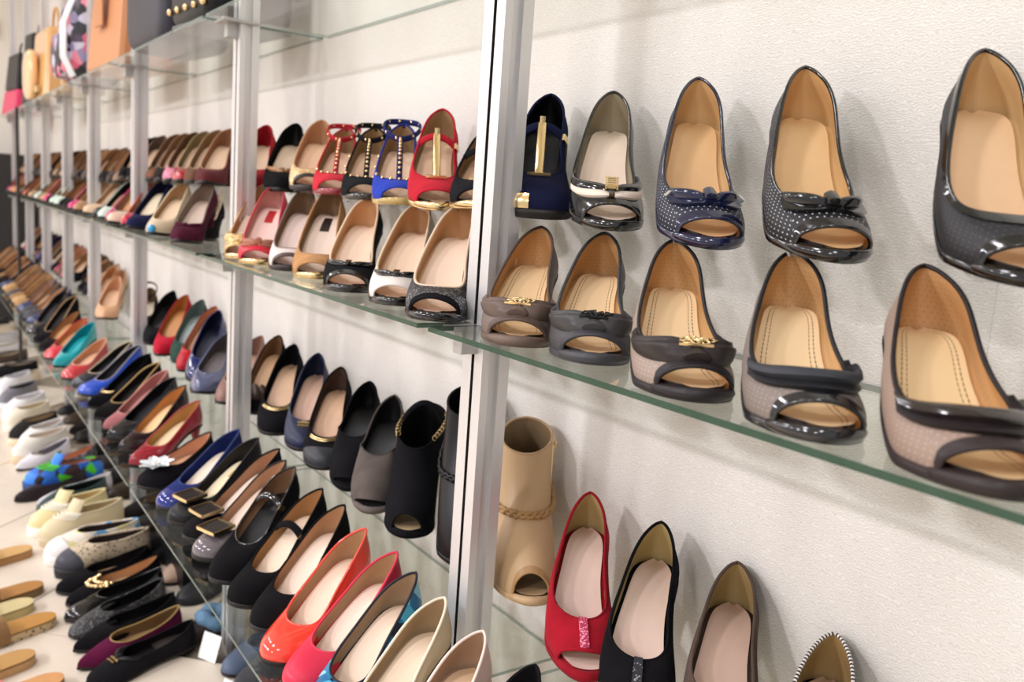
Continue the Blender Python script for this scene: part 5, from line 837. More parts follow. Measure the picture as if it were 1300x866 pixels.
(6, 'MB', 'pump', 'black suede pump', (-5.09, -0.165, 1.035), 49.6, 0.085, 0.2, {'toe': 'almond', 'up': 'suede:1d1b1d', 'ln': 'lining:c9a27c', 'ins': 'insole:d0a888', 'tr': 'suede:1d1b1d', 'heel': 'slim', 'tv': 0.3}),
(6, 'LF', 'pump', 'slate grey leather pump', (-4.4, -0.375, 0.42), 24.8, 0.085, 0.2, {'toe': 'almond', 'up': 'leather:4c4c52', 'ln': 'lining:9c7a58', 'ins': 'insole:d0a888', 'tr': 'leather:4c4c52', 'heel': 'slim', 'tv': 0.3}),
(6, 'LF', 'pump', 'navy patent glossy pump', (-4.524, -0.375, 0.42), 26.4, 0.085, 0.2, {'toe': 'almond', 'up': 'patent:2a3a6c', 'ln': 'lining:b58c66', 'ins': 'insole:d0a888', 'tr': 'patent:2a3a6c', 'heel': 'slim', 'tv': 0.3}),
(6, 'LF', 'pump', 'caramel leather pump', (-4.648, -0.375, 0.42), 26.0, 0.085, 0.2, {'toe': 'almond', 'up': 'leather:a88254', 'ln': 'lining:9c7a58', 'ins': 'insole:d0a888', 'tr': 'leather:a88254', 'heel': 'slim', 'tv': 0.3}),
(6, 'LF', 'pump', 'sandy beige leather pump', (-4.772, -0.375, 0.42), 22.7, 0.085, 0.2, {'toe': 'almond', 'up': 'leather:c09a6a', 'ln': 'lining:9c7a58', 'ins': 'insole:d0a888', 'tr': 'leather:c09a6a', 'heel': 'slim', 'tv': 0.3}),
(6, 'LF', 'pump', 'toffee brown leather pump', (-4.896, -0.375, 0.42), 21.7, 0.085, 0.2, {'toe': 'almond', 'up': 'leather:9a7448', 'ln': 'lining:9c7a58', 'ins': 'insole:d0a888', 'tr': 'leather:9a7448', 'heel': 'slim', 'tv': 0.3}),
(6, 'LF', 'pump', 'slate grey leather pump', (-5.02, -0.375, 0.42), 22.7, 0.085, 0.2, {'toe': 'almond', 'up': 'leather:4c4c52', 'ln': 'lining:b58c66', 'ins': 'insole:d0a888', 'tr': 'leather:4c4c52', 'heel': 'slim', 'tv': 0.3}),
(6, 'LB', 'pump', 'black suede pump', (-4.6, -0.17, 0.55), 39.3, 0.085, 0.2, {'toe': 'almond', 'up': 'suede:1a181a', 'ln': 'lining:b58c66', 'ins': 'insole:d0a888', 'tr': 'suede:1a181a', 'heel': 'slim', 'tv': 0.3}),
(6, 'LB', 'pump', 'raspberry leather pump', (-4.72, -0.17, 0.55), 44.4, 0.085, 0.2, {'toe': 'almond', 'up': 'leather:a04058', 'ln': 'lining:c9a27c', 'ins': 'insole:d0a888', 'tr': 'leather:a04058', 'heel': 'slim', 'tv': 0.3}),
(6, 'LB', 'pump', 'chestnut leather pump', (-4.84, -0.17, 0.55), 43.4, 0.085, 0.2, {'toe': 'almond', 'up': 'leather:705035', 'ln': 'lining:c9a27c', 'ins': 'insole:d0a888', 'tr': 'leather:705035', 'heel': 'slim', 'tv': 0.3}),
(6, 'LB', 'pump', 'raspberry leather pump', (-4.96, -0.17, 0.55), 39.1, 0.085, 0.2, {'toe': 'almond', 'up': 'leather:a04058', 'ln': 'lining:c9a27c', 'ins': 'insole:d0a888', 'tr': 'leather:a04058', 'heel': 'slim', 'tv': 0.3}),
(6, 'LB', 'pump', 'black suede pump', (-5.08, -0.17, 0.55), 40.9, 0.085, 0.2, {'toe': 'almond', 'up': 'suede:1a181a', 'ln': 'lining:9c7a58', 'ins': 'insole:d0a888', 'tr': 'suede:1a181a', 'heel': 'slim', 'tv': 0.3}),
(6, 'FF', 'flat_shoe', 'cream flat shoe', (-4.84, -0.47, 0.0), 21.7, 0.012, 0.25, {'toe': 'round', 'up': 'leather:d8c8b0', 'ln': 'lining:b8a890', 'ins': 'lining:c8b8a0', 'tr': 'leather:d8c8b0', 'heel': 'flat', 'tv': 0.36}),
(6, 'FF', 'sneaker', 'black sneaker with white sole', (-4.98, -0.47, 0.0), 19.5, 0.02, 0.25, {'toe': 'round', 'up': 'suede:1f1e20', 'ln': 'lining:b8a890', 'ins': 'lining:c8b8a0', 'tr': 'suede:1f1e20', 'heel': 'flat', 'tv': 0.36, 'kind': 'sneaker', 'so': 'leather:eeeae4'}),
(6, 'FF', 'flat_shoe', 'grey flat shoe', (-5.12, -0.47, 0.0), 22.7, 0.012, 0.25, {'toe': 'round', 'up': 'leather:8a8890', 'ln': 'lining:b8a890', 'ins': 'lining:c8b8a0', 'tr': 'leather:8a8890', 'heel': 'flat', 'tv': 0.36}),
(7, 'MF', 'pump', 'taupe leather pump', (-5.2, -0.245, 0.913), 42.7, 0.085, 0.2, {'toe': 'almond', 'up': 'leather:8d7a66', 'ln': 'lining:b58c66', 'ins': 'insole:d0a888', 'tr': 'leather:8d7a66', 'heel': 'slim', 'tv': 0.3}),
(7, 'MF', 'pump', 'camel leather pump', (-5.324, -0.245, 0.913), 40.8, 0.085, 0.2, {'toe': 'almond', 'up': 'leather:c49c6c', 'ln': 'lining:9c7a58', 'ins': 'insole:d0a888', 'tr': 'leather:c49c6c', 'heel': 'slim', 'tv': 0.3}),
(7, 'MF', 'pump', 'black suede pump', (-5.448, -0.245, 0.913), 44.4, 0.085, 0.2, {'toe': 'almond', 'up': 'suede:1b191b', 'ln': 'lining:c9a27c', 'ins': 'insole:d0a888', 'tr': 'suede:1b191b', 'heel': 'slim', 'tv': 0.3}),
(7, 'MF', 'pump', 'salmon leather pump', (-5.572, -0.245, 0.913), 39.8, 0.085, 0.2, {'toe': 'almond', 'up': 'leather:d87a5a', 'ln': 'leather:2a2628', 'ins': 'insole:d0a888', 'tr': 'leather:d87a5a', 'heel': 'slim', 'tv': 0.3}),
(7, 'MF', 'pump', 'off-black suede pump', (-5.696, -0.245, 0.913), 42.6, 0.085, 0.2, {'toe': 'almond', 'up': 'suede:2a2528', 'ln': 'lining:9c7a58', 'ins': 'insole:d0a888', 'tr': 'suede:2a2528', 'heel': 'slim', 'tv': 0.3}),
(7, 'MF', 'pump', 'taupe leather pump', (-5.82, -0.245, 0.913), 41.0, 0.085, 0.2, {'toe': 'almond', 'up': 'leather:8d7a66', 'ln': 'lining:b58c66', 'ins': 'insole:d0a888', 'tr': 'leather:8d7a66', 'heel': 'slim', 'tv': 0.3}),
(7, 'MB', 'pump', 'brown leather pump', (-5.268, -0.165, 1.035), 49.2, 0.085, 0.2, {'toe': 'almond', 'up': 'leather:86664a', 'ln': 'leather:2a2628', 'ins': 'insole:d0a888', 'tr': 'leather:86664a', 'heel': 'slim', 'tv': 0.3}),
(7, 'MB', 'pump', 'dark taupe suede pump', (-5.372, -0.165, 1.035), 48.0, 0.085, 0.2, {'toe': 'almond', 'up': 'suede:4d4440', 'ln': 'lining:c9a27c', 'ins': 'insole:d0a888', 'tr': 'suede:4d4440', 'heel': 'slim', 'tv': 0.3}),
(7, 'MB', 'pump', 'black-brown suede pump', (-5.492, -0.165, 1.035), 53.0, 0.085, 0.2, {'toe': 'almond', 'up': 'suede:2a2624', 'ln': 'lining:b58c66', 'ins': 'insole:d0a888', 'tr': 'suede:2a2624', 'heel': 'slim', 'tv': 0.3}),
(7, 'MB', 'pump', 'mushroom brown suede pump', (-5.618, -0.165, 1.035), 49.6, 0.085, 0.2, {'toe': 'almond', 'up': 'suede:5c5148', 'ln': 'lining:9c7a58', 'ins': 'insole:d0a888', 'tr': 'suede:5c5148', 'heel': 'slim', 'tv': 0.3}),
(7, 'MB', 'pump', 'black-brown suede pump', (-5.744, -0.165, 1.035), 49.5, 0.085, 0.2, {'toe': 'almond', 'up': 'suede:2a2624', 'ln': 'lining:9c7a58', 'ins': 'insole:d0a888', 'tr': 'suede:2a2624', 'heel': 'slim', 'tv': 0.3}),
(7, 'MB', 'pump', 'dark taupe suede pump', (-5.87, -0.165, 1.035), 47.7, 0.085, 0.2, {'toe': 'almond', 'up': 'suede:4d4440', 'ln': 'lining:b58c66', 'ins': 'insole:d0a888', 'tr': 'suede:4d4440', 'heel': 'slim', 'tv': 0.3}),
(7, 'LF', 'pump', 'toffee brown leather pump', (-5.15, -0.375, 0.42), 21.3, 0.085, 0.2, {'toe': 'almond', 'up': 'leather:9a7448', 'ln': 'lining:9c7a58', 'ins': 'insole:d0a888', 'tr': 'leather:9a7448', 'heel': 'slim', 'tv': 0.3}),
(7, 'LF', 'pump', 'sandy beige leather pump', (-5.28, -0.375, 0.42), 24.6, 0.085, 0.2, {'toe': 'almond', 'up': 'leather:c09a6a', 'ln': 'lining:9c7a58', 'ins': 'insole:d0a888', 'tr': 'leather:c09a6a', 'heel': 'slim', 'tv': 0.3}),
(7, 'LF', 'pump', 'navy patent glossy pump', (-5.41, -0.375, 0.42), 24.6, 0.085, 0.2, {'toe': 'almond', 'up': 'patent:2a3a6c', 'ln': 'leather:2a2628', 'ins': 'insole:d0a888', 'tr': 'patent:2a3a6c', 'heel': 'slim', 'tv': 0.3}),
(7, 'LF', 'pump', 'black suede pump', (-5.54, -0.375, 0.42), 24.5, 0.085, 0.2, {'toe': 'almond', 'up': 'suede:1b191c', 'ln': 'lining:c9a27c', 'ins': 'insole:d0a888', 'tr': 'suede:1b191c', 'heel': 'slim', 'tv': 0.3}),
(7, 'LF', 'pump', 'dark brown suede pump', (-5.67, -0.375, 0.42), 27.0, 0.085, 0.2, {'toe': 'almond', 'up': 'suede:2a2422', 'ln': 'lining:b58c66', 'ins': 'insole:d0a888', 'tr': 'suede:2a2422', 'heel': 'slim', 'tv': 0.3}),
(7, 'LF', 'pump', 'toffee brown leather pump', (-5.8, -0.375, 0.42), 26.0, 0.085, 0.2, {'toe': 'almond', 'up': 'leather:9a7448', 'ln': 'lining:c9a27c', 'ins': 'insole:d0a888', 'tr': 'leather:9a7448', 'heel': 'slim', 'tv': 0.3}),
(7, 'LB', 'pump', 'off-white leather pump', (-5.255, -0.17, 0.55), 43.6, 0.085, 0.2, {'toe': 'almond', 'up': 'leather:c9b8a8', 'ln': 'leather:2a2628', 'ins': 'insole:d0a888', 'tr': 'leather:c9b8a8', 'heel': 'slim', 'tv': 0.3}),
(7, 'LB', 'pump', 'chestnut leather pump', (-5.358, -0.17, 0.55), 42.9, 0.085, 0.2, {'toe': 'almond', 'up': 'leather:705035', 'ln': 'lining:9c7a58', 'ins': 'insole:d0a888', 'tr': 'leather:705035', 'heel': 'slim', 'tv': 0.3}),
(7, 'LB', 'pump', 'violet leather pump', (-5.482, -0.17, 0.55), 41.9, 0.085, 0.2, {'toe': 'almond', 'up': 'leather:5a4c7c', 'ln': 'lining:9c7a58', 'ins': 'insole:d0a888', 'tr': 'leather:5a4c7c', 'heel': 'slim', 'tv': 0.3}),
(7, 'LB', 'pump', 'ink black suede pump', (-5.608, -0.17, 0.55), 41.6, 0.085, 0.2, {'toe': 'almond', 'up': 'suede:2b2730', 'ln': 'leather:2a2628', 'ins': 'insole:d0a888', 'tr': 'suede:2b2730', 'heel': 'slim', 'tv': 0.3}),
(7, 'LB', 'pump', 'violet leather pump', (-5.734, -0.17, 0.55), 39.2, 0.085, 0.2, {'toe': 'almond', 'up': 'leather:5a4c7c', 'ln': 'leather:2a2628', 'ins': 'insole:d0a888', 'tr': 'leather:5a4c7c', 'heel': 'slim', 'tv': 0.3}),
(7, 'LB', 'pump', 'chestnut leather pump', (-5.86, -0.17, 0.55), 41.7, 0.085, 0.2, {'toe': 'almond', 'up': 'leather:705035', 'ln': 'leather:2a2628', 'ins': 'insole:d0a888', 'tr': 'leather:705035', 'heel': 'slim', 'tv': 0.3}),
(7, 'FF', 'flat_shoe', 'brown flat shoe', (-5.462, -0.47, 0.0), 20.0, 0.012, 0.25, {'toe': 'round', 'up': 'leather:54443a', 'ln': 'lining:b8a890', 'ins': 'lining:c8b8a0', 'tr': 'leather:54443a', 'heel': 'flat', 'tv': 0.36}),
(7, 'FF', 'flat_shoe', 'pale grey flat shoe', (-5.754, -0.47, 0.0), 18.5, 0.012, 0.25, {'toe': 'round', 'up': 'leather:c9c6c6', 'ln': 'lining:b8a890', 'ins': 'lining:c8b8a0', 'tr': 'leather:c9c6c6', 'heel': 'flat', 'tv': 0.36}),
(8, 'MF', 'pump', 'off-black suede pump', (-5.98, -0.245, 0.913), 40.2, 0.085, 0.2, {'toe': 'almond', 'up': 'suede:2a2528', 'ln': 'lining:9c7a58', 'ins': 'insole:d0a888', 'tr': 'suede:2a2528', 'heel': 'slim', 'tv': 0.3}),
(8, 'MF', 'pump', 'salmon leather pump', (-6.108, -0.245, 0.913), 41.5, 0.085, 0.2, {'toe': 'almond', 'up': 'leather:d87a5a', 'ln': 'lining:c9a27c', 'ins': 'insole:d0a888', 'tr': 'leather:d87a5a', 'heel': 'slim', 'tv': 0.3}),
(8, 'MF', 'pump', 'camel leather pump', (-6.236, -0.245, 0.913), 39.9, 0.085, 0.2, {'toe': 'almond', 'up': 'leather:c49c6c', 'ln': 'lining:b58c66', 'ins': 'insole:d0a888', 'tr': 'leather:c49c6c', 'heel': 'slim', 'tv': 0.3}),
(8, 'MF', 'pump', 'tan leather pump', (-6.364, -0.245, 0.913), 44.3, 0.085, 0.2, {'toe': 'almond', 'up': 'leather:b08864', 'ln': 'lining:c9a27c', 'ins': 'insole:d0a888', 'tr': 'leather:b08864', 'heel': 'slim', 'tv': 0.3}),
(8, 'MF', 'pump', 'fuchsia glossy pump', (-6.492, -0.245, 0.913), 42.4, 0.085, 0.2, {'toe': 'almond', 'up': 'patent:d8307a', 'ln': 'leather:2a2628', 'ins': 'insole:d0a888', 'tr': 'patent:d8307a', 'heel': 'slim', 'tv': 0.3}),
(8, 'MF', 'pump', 'off-black suede pump', (-6.617, -0.245, 0.913), 44.8, 0.085, 0.2, {'toe': 'almond', 'up': 'suede:2a2528', 'ln': 'lining:b58c66', 'ins': 'insole:d0a888', 'tr': 'suede:2a2528', 'heel': 'slim', 'tv': 0.3}),
(8, 'MB', 'pump', 'black suede pump', (-6.05, -0.165, 1.035), 50.0, 0.085, 0.2, {'toe': 'almond', 'up': 'suede:1d1b1d', 'ln': 'lining:b58c66', 'ins': 'insole:d0a888', 'tr': 'suede:1d1b1d', 'heel': 'slim', 'tv': 0.3}),
(8, 'MB', 'pump', 'mushroom brown suede pump', (-6.155, -0.165, 1.035), 49.6, 0.085, 0.2, {'toe': 'almond', 'up': 'suede:5c5148', 'ln': 'lining:9c7a58', 'ins': 'insole:d0a888', 'tr': 'suede:5c5148', 'heel': 'slim', 'tv': 0.3}),
(8, 'MB', 'pump', 'brown leather pump', (-6.28, -0.165, 1.035), 49.0, 0.085, 0.2, {'toe': 'almond', 'up': 'leather:86664a', 'ln': 'leather:2a2628', 'ins': 'insole:d0a888', 'tr': 'leather:86664a', 'heel': 'slim', 'tv': 0.3}),
(8, 'MB', 'pump', 'light brown leather pump', (-6.41, -0.165, 1.035), 51.8, 0.085, 0.2, {'toe': 'almond', 'up': 'leather:a5835c', 'ln': 'lining:c9a27c', 'ins': 'insole:d0a888', 'tr': 'leather:a5835c', 'heel': 'slim', 'tv': 0.3}),
(8, 'MB', 'pump', 'brown leather pump', (-6.54, -0.165, 1.035), 51.9, 0.085, 0.2, {'toe': 'almond', 'up': 'leather:86664a', 'ln': 'lining:9c7a58', 'ins': 'insole:d0a888', 'tr': 'leather:86664a', 'heel': 'slim', 'tv': 0.3}),
(8, 'MB', 'pump', 'mushroom brown suede pump', (-6.67, -0.165, 1.035), 50.9, 0.085, 0.2, {'toe': 'almond', 'up': 'suede:5c5148', 'ln': 'lining:c9a27c', 'ins': 'insole:d0a888', 'tr': 'suede:5c5148', 'heel': 'slim', 'tv': 0.3}),
(8, 'LF', 'pump', 'dark brown suede pump', (-5.93, -0.375, 0.42), 23.0, 0.085, 0.2, {'toe': 'almond', 'up': 'suede:2a2422', 'ln': 'leather:2a2628', 'ins': 'insole:d0a888', 'tr': 'suede:2a2422', 'heel': 'slim', 'tv': 0.3}),
(8, 'LF', 'pump', 'black suede pump', (-6.064, -0.375, 0.42), 26.7, 0.085, 0.2, {'toe': 'almond', 'up': 'suede:1b191c', 'ln': 'lining:b58c66', 'ins': 'insole:d0a888', 'tr': 'suede:1b191c', 'heel': 'slim', 'tv': 0.3}),
(8, 'LF', 'pump', 'sandy beige leather pump', (-6.198, -0.375, 0.42), 26.2, 0.085, 0.2, {'toe': 'almond', 'up': 'leather:c09a6a', 'ln': 'lining:c9a27c', 'ins': 'insole:d0a888', 'tr': 'leather:c09a6a', 'heel': 'slim', 'tv': 0.3}),
(8, 'LF', 'pump', 'mid grey leather pump', (-6.332, -0.375, 0.42), 26.8, 0.085, 0.2, {'toe': 'almond', 'up': 'leather:6d6a70', 'ln': 'lining:9c7a58', 'ins': 'insole:d0a888', 'tr': 'leather:6d6a70', 'heel': 'slim', 'tv': 0.3}),
(8, 'LF', 'pump', 'caramel leather pump', (-6.466, -0.375, 0.42), 21.3, 0.085, 0.2, {'toe': 'almond', 'up': 'leather:a88254', 'ln': 'lining:9c7a58', 'ins': 'insole:d0a888', 'tr': 'leather:a88254', 'heel': 'slim', 'tv': 0.3}),
(8, 'LF', 'pump', 'dark brown suede pump', (-6.6, -0.375, 0.42), 25.6, 0.085, 0.2, {'toe': 'almond', 'up': 'suede:2a2422', 'ln': 'lining:c9a27c', 'ins': 'insole:d0a888', 'tr': 'suede:2a2422', 'heel': 'slim', 'tv': 0.3}),
(8, 'LB', 'pump', 'black suede pump', (-6.035, -0.17, 0.55), 43.0, 0.085, 0.2, {'toe': 'almond', 'up': 'suede:1a181a', 'ln': 'lining:b58c66', 'ins': 'insole:d0a888', 'tr': 'suede:1a181a', 'heel': 'slim', 'tv': 0.3}),
(8, 'LB', 'pump', 'ink black suede pump', (-6.14, -0.17, 0.55), 44.2, 0.085, 0.2, {'toe': 'almond', 'up': 'suede:2b2730', 'ln': 'leather:2a2628', 'ins': 'insole:d0a888', 'tr': 'suede:2b2730', 'heel': 'slim', 'tv': 0.3}),
(8, 'LB', 'pump', 'off-white leather pump', (-6.27, -0.17, 0.55), 42.4, 0.085, 0.2, {'toe': 'almond', 'up': 'leather:c9b8a8', 'ln': 'leather:2a2628', 'ins': 'insole:d0a888', 'tr': 'leather:c9b8a8', 'heel': 'slim', 'tv': 0.3}),
(8, 'LB', 'pump', 'raspberry leather pump', (-6.4, -0.17, 0.55), 44.6, 0.085, 0.2, {'toe': 'almond', 'up': 'leather:a04058', 'ln': 'lining:9c7a58', 'ins': 'insole:d0a888', 'tr': 'leather:a04058', 'heel': 'slim', 'tv': 0.3}),
(8, 'LB', 'pump', 'off-white leather pump', (-6.53, -0.17, 0.55), 43.8, 0.085, 0.2, {'toe': 'almond', 'up': 'leather:c9b8a8', 'ln': 'lining:9c7a58', 'ins': 'insole:d0a888', 'tr': 'leather:c9b8a8', 'heel': 'slim', 'tv': 0.3}),
(8, 'LB', 'pump', 'ink black suede pump', (-6.66, -0.17, 0.55), 44.5, 0.085, 0.2, {'toe': 'almond', 'up': 'suede:2b2730', 'ln': 'lining:b58c66', 'ins': 'insole:d0a888', 'tr': 'suede:2b2730', 'heel': 'slim', 'tv': 0.3}),
(8, 'FF', 'sneaker', 'pale grey sneaker with white sole', (-5.95, -0.47, 0.0), 20.7, 0.02, 0.25, {'toe': 'round', 'up': 'leather:c9c6c6', 'ln': 'lining:b8a890', 'ins': 'lining:c8b8a0', 'tr': 'leather:c9c6c6', 'heel': 'flat', 'tv': 0.36, 'kind': 'sneaker', 'so': 'leather:eeeae4'}),
(8, 'FF', 'sneaker', 'cream sneaker with white sole', (-6.25, -0.47, 0.0), 19.4, 0.02, 0.25, {'toe': 'round', 'up': 'leather:d8c8b0', 'ln': 'lining:b8a890', 'ins': 'lining:c8b8a0', 'tr': 'leather:d8c8b0', 'heel': 'flat', 'tv': 0.36, 'kind': 'sneaker', 'so': 'leather:eeeae4'}),
(8, 'FF', 'sneaker', 'black sneaker with white sole', (-6.55, -0.47, 0.0), 19.3, 0.02, 0.25, {'toe': 'round', 'up': 'leather:2a2a2e', 'ln': 'lining:b8a890', 'ins': 'lining:c8b8a0', 'tr': 'leather:2a2a2e', 'heel': 'flat', 'tv': 0.36, 'kind': 'sneaker', 'so': 'leather:eeeae4'})
]
# ------------------------------------------------------------------ shoes
ROWN = {'MF': 'middle front row', 'MB': 'middle back row', 'LF': 'lower front row', 'LB': 'lower back row', 'FF': 'floor front row', 'FB': 'floor back row'}
CAT = {'pump': 'shoe', 'peep_toe_shoe': 'shoe', 'mary_jane_shoe': 'shoe', 't_strap_sandal': 'sandal', 'slingback_shoe': 'shoe', 'ankle_boot': 'boot', 'sneaker': 'sneaker', 'flat_shoe': 'shoe'}
def riser(sh, loc, yaw, zsh, label, group):
    # cantilever: a foot plate, one upright sheet behind the arch, and a ledge under the sole
    x, y, z = loc; ys = np.linspace(.030, .138, 9); t = ys/sh.L
    zz = sh.zs(t)-sh.th(t)-.0016; pt = math.radians(sh.sp.get('pitch', 0)); ys, zz = ys*math.cos(pt)-zz*math.sin(pt), ys*math.sin(pt)+zz*math.cos(pt); zz = np.minimum(zz, zz[-1]); base = -(z-zsh)
    P = np.array([(a, c) for a, c in zip(ys, zz)]+[(ys[-1], base+.004), (ys[-1]-.03, base+.004)])
    inn = np.array([(a, c-.003) for a, c in zip(ys[:-1], zz[:-1])]+[(ys[-1]-.003, zz[-1]-.004), (ys[-1]-.003, base+.001), (ys[-1]-.03, base+.001)])
    inn[-2] = (ys[-1], base+.001); inn = inn
    m = MB(); w2 = .024; cx = 0
    for A in (P, inn):
        G = np.stack([np.stack([0*A[:, 0]-w2, A[:, 0], A[:, 1]], -1), np.stack([0*A[:, 0]+w2, A[:, 0], A[:, 1]], -1)], 1); m.grid(G, mi=0, flip=A is inn)
    for sx in (-w2, w2):
        G = np.stack([np.stack([0*P[:, 0]+sx, P[:, 0], P[:, 1]], -1), np.stack([0*P[:, 0]+sx, inn[:, 0], inn[:, 1]], -1)], 1); m.grid(G, mi=1, flip=sx > 0)
    for q in range(len(m.sm)): m.sm[q] = False
    o = m.build('shoe_riser', [ACRYLIC, AEDGE]); o.location = loc; o.rotation_euler = (0, 0, yaw); tag(o, label, 'stand', group)
rows = {}
for s_ in SHOES: rows.setdefault((s_[0], s_[1]), []).append(s_)
for (bay, row), lst in rows.items():
    lst.sort(key=lambda q: -q[4][0]-.2*math.sin(math.radians(q[5])))
    for i, (b_, r_, nm, desc, loc, yaw, h, L, sp) in enumerate(lst):
        near = bay <= 2; res = (1.25 if bay == 1 else 1.0) if near else (.7 if bay == 3 else .42)
        lab = '%s, %s, %s, %s' % (desc, ordn(i), ROWN[row], BAYW[bay-1])
        sh = Shoe(h, L, sp, side=1 if (i*7+bay) % 3 else 1, res=res)
        zz = loc[2]+(.0006)
        root = thing(nm, lab, CAT[nm], (loc[0], loc[1], zz), math.radians(yaw), 'shoes in the %s of the %s' % (ROWN[row], BAYW[bay-1]))
        pit = math.radians(sp.get('pitch', 0)); root.rotation_euler = (pit, 0, math.radians(yaw))
        sh.build(root)
        if row in ('MB', 'LB') and bay <= 6:
            riser(sh, (loc[0], loc[1], zz), math.radians(yaw), Z_MID if row == 'MB' else Z_LOW, 'clear acrylic riser under shoe %s, %s, %s' % (ordn(i), ROWN[row], BAYW[bay-1]), 'acrylic risers')
# ------------------------------------------------------------------ bags on the top glass shelf
def pillow(mb, dim, bul=.12, n=18, m=12, e=.35, mi=0, c=(0, 0, 0)):
    """soft rounded block: superellipsoid with flattened base"""
    th = np.linspace(-np.pi/2, np.pi/2, m); ph = np.linspace(0, 2*np.pi, n, endpoint=False)
    f = lambda w_, k: np.sign(w_)*np.abs(w_)**k
    G = np.stack([f(np.cos(th), e)[:, None]*f(np.cos(ph), e)[None], f(np.cos(th), e)[:, None]*f(np.sin(ph), e)[None], np.repeat(f(np.sin(th), e)[:, None], n, 1)], -1)
    G = G*np.array(dim)/2*(1+bul*(1-np.abs(G[..., 2:3]))*np.array([.3, 1, 0])); G += np.array([0, 0, dim[2]/2])+np.array(c)
    mb.grid(G, cv=True, mi=mi)
def taper_box(mb, w0, d0, w1, d1, h, mi=0, z0=0):
    V = [(-w0/2, -d0/2, z0), (w0/2, -d0/2, z0), (w0/2, d0/2, z0), (-w0/2, d0/2, z0), (-w1/2, -d1/2, z0+h), (w1/2, -d1/2, z0+h), (w1/2, d1/2, z0+h), (-w1/2, d1/2, z0+h)]
    mb.add(V, [(3, 2, 1, 0), (4, 5, 6, 7), (0, 1, 5, 4), (1, 2, 6, 5), (2, 3, 7, 6), (3, 0, 4, 7)], mi, None, False)
ZB = Z_UP+.001; BG = 'bags on the top shelf'
def handle(mb, w_, h_, z, y, r=.006):
    a = np.linspace(0, np.pi, 13); mb.tube([(-w_/2*math.cos(q), y, z+h_*math.sin(q)) for q in a], r, 8)
def bag(name, label, x, y, rz): return thing(name, label, 'bag', (x, y, ZB), rz, BG)
t = bag('handbag', 'dark grey leather handbag with gold studs on its right side, above the third upright', -2.56, -.15, .12)
m = MB(); pillow(m, (.30, .19, .27), .05, 24, 14, .28); m.build('body', 'leather:3e3c44', t)
for z in (.05, .10, .15, .20):
    for y in (-.05, 0, .05): m = MB(); m.ball((.152, y, z), .008, 6, 5); m.build('stud', 'gold', t)
m = MB(); handle(m, .16, .13, .26, -.05); handle(m, .16, .13, .26, .05); m.build('handle', 'leather:2b2a30', t)
m = MB(); taper_box(m, .06, .19, .055, .185, .02, 0, .235); m.build('flap', 'leather:34333a', t)
t = bag('handbag', 'black leather handbag with gold studs, nearest bag on the top shelf', -2.08, -.15, .1)
m = MB(); pillow(m, (.24, .20, .24), .05, 20, 12, .26); m.build('body', 'leather:1f1d21', t)
for x in (-.10, -.05, 0, .05, .10):
    for z in (.04, .10): m = MB(); m.ball((x, -.102, z), .008, 6, 5); m.build('stud', 'gold', t)
m = MB(); handle(m, .14, .12, .23, 0); m.build('handle', 'leather:1f1d21', t)
m = MB(); m.box((0, 0, .006), (.22, .19, .012)); m.build('base', 'leather:55534f', t, .003)
t = bag('tote_bag', 'tan brown leather tote bag between the floral backpack and dark grey handbag', -3.23, -.15, .06)
m = MB(); taper_box(m, .42, .17, .38, .12, .30); m.build('body', 'leather:c98a5c', t, .02)
m = MB(); handle(m, .16, .14, .29, -.05); handle(m, .16, .14, .29, .05); m.build('handle', 'leather:b0774c', t)
m = MB(); m.box((0, -.088, .2), (.10, .006, .12)); m.build('pocket', 'leather:c08254', t, .002)
t = bag('backpack', 'pink, black and lilac floral backpack with white straps on top shelf', -3.95, -.15, .06)
floral = 'flowerprint'
def flowerprint():
    m, nt, b, N, Lk = nodes(floral); setp(b, roughness=.5)
    tc = N.new('ShaderNodeTexCoord'); v = N.new('ShaderNodeTexVoronoi'); v.inputs['Scale'].default_value = 26; Lk.new(tc.outputs['Object'], v.inputs['Vector'])
    r = N.new('ShaderNodeValToRGB'); r.color_ramp.interpolation = 'CONSTANT'; pal = ['1d1a20', 'd8607a', '8f86a8', '2a2430', 'e88a9c', 'c8c2d4', '4a3a50']
    while len(r.color_ramp.elements) < len(pal): r.color_ramp.elements.new(1.)
    for i, h in enumerate(pal): r.color_ramp.elements[i].position = i/len(pal); r.color_ramp.elements[i].color = lin(h)
    sx = N.new('ShaderNodeSeparateColor'); Lk.new(v.outputs['Color'], sx.inputs[0]); Lk.new(sx.outputs[0], r.inputs['Fac']); Lk.new(r.outputs[0], b.inputs['Base Color']); _M[floral] = m
flowerprint()
m = MB(); pillow(m, (.34, .19, .34), .1, 24, 14, .5); m.build('body', floral, t)
m = MB(); pillow(m, (.22, .06, .17), .1, 18, 10, .5, 0, (0, -.10, .03)); m.build('front_pocket', floral, t)
m = MB()
for sx in (.10, .15): m.tube([(sx, -.09, .31), (sx+.015, -.125, .22), (sx+.012, -.125, .10), (sx, -.09, .03)], .011, 8, flat=.5)
m.build('strap', 'leather:e4e8ea', t); m = MB(); handle(m, .08, .05, .33, 0, .008); m.build('handle', 'leather:1f1d22', t)
t = bag('handbag', 'pale tan patent handbag with rounded front flap, left of the floral backpack', -4.94, -.15, .05)
m = MB(); taper_box(m, .36, .17, .34, .13, .34); m.build('body', 'patent:dfae74', t, .02)
m = MB(); pillow(m, (.22, .05, .24), .1, 18, 12, .6, 0, (-.09, -.10, .005)); m.build('front_flap', 'patent:e8c08c', t)
m = MB(); handle(m, .16, .12, .33, 0); m.build('handle', 'leather:c89a50', t); m = MB(); m.box((.05, -.095, .05), (.09, .02, .03)); m.build('clasp', 'gold', t, .003)
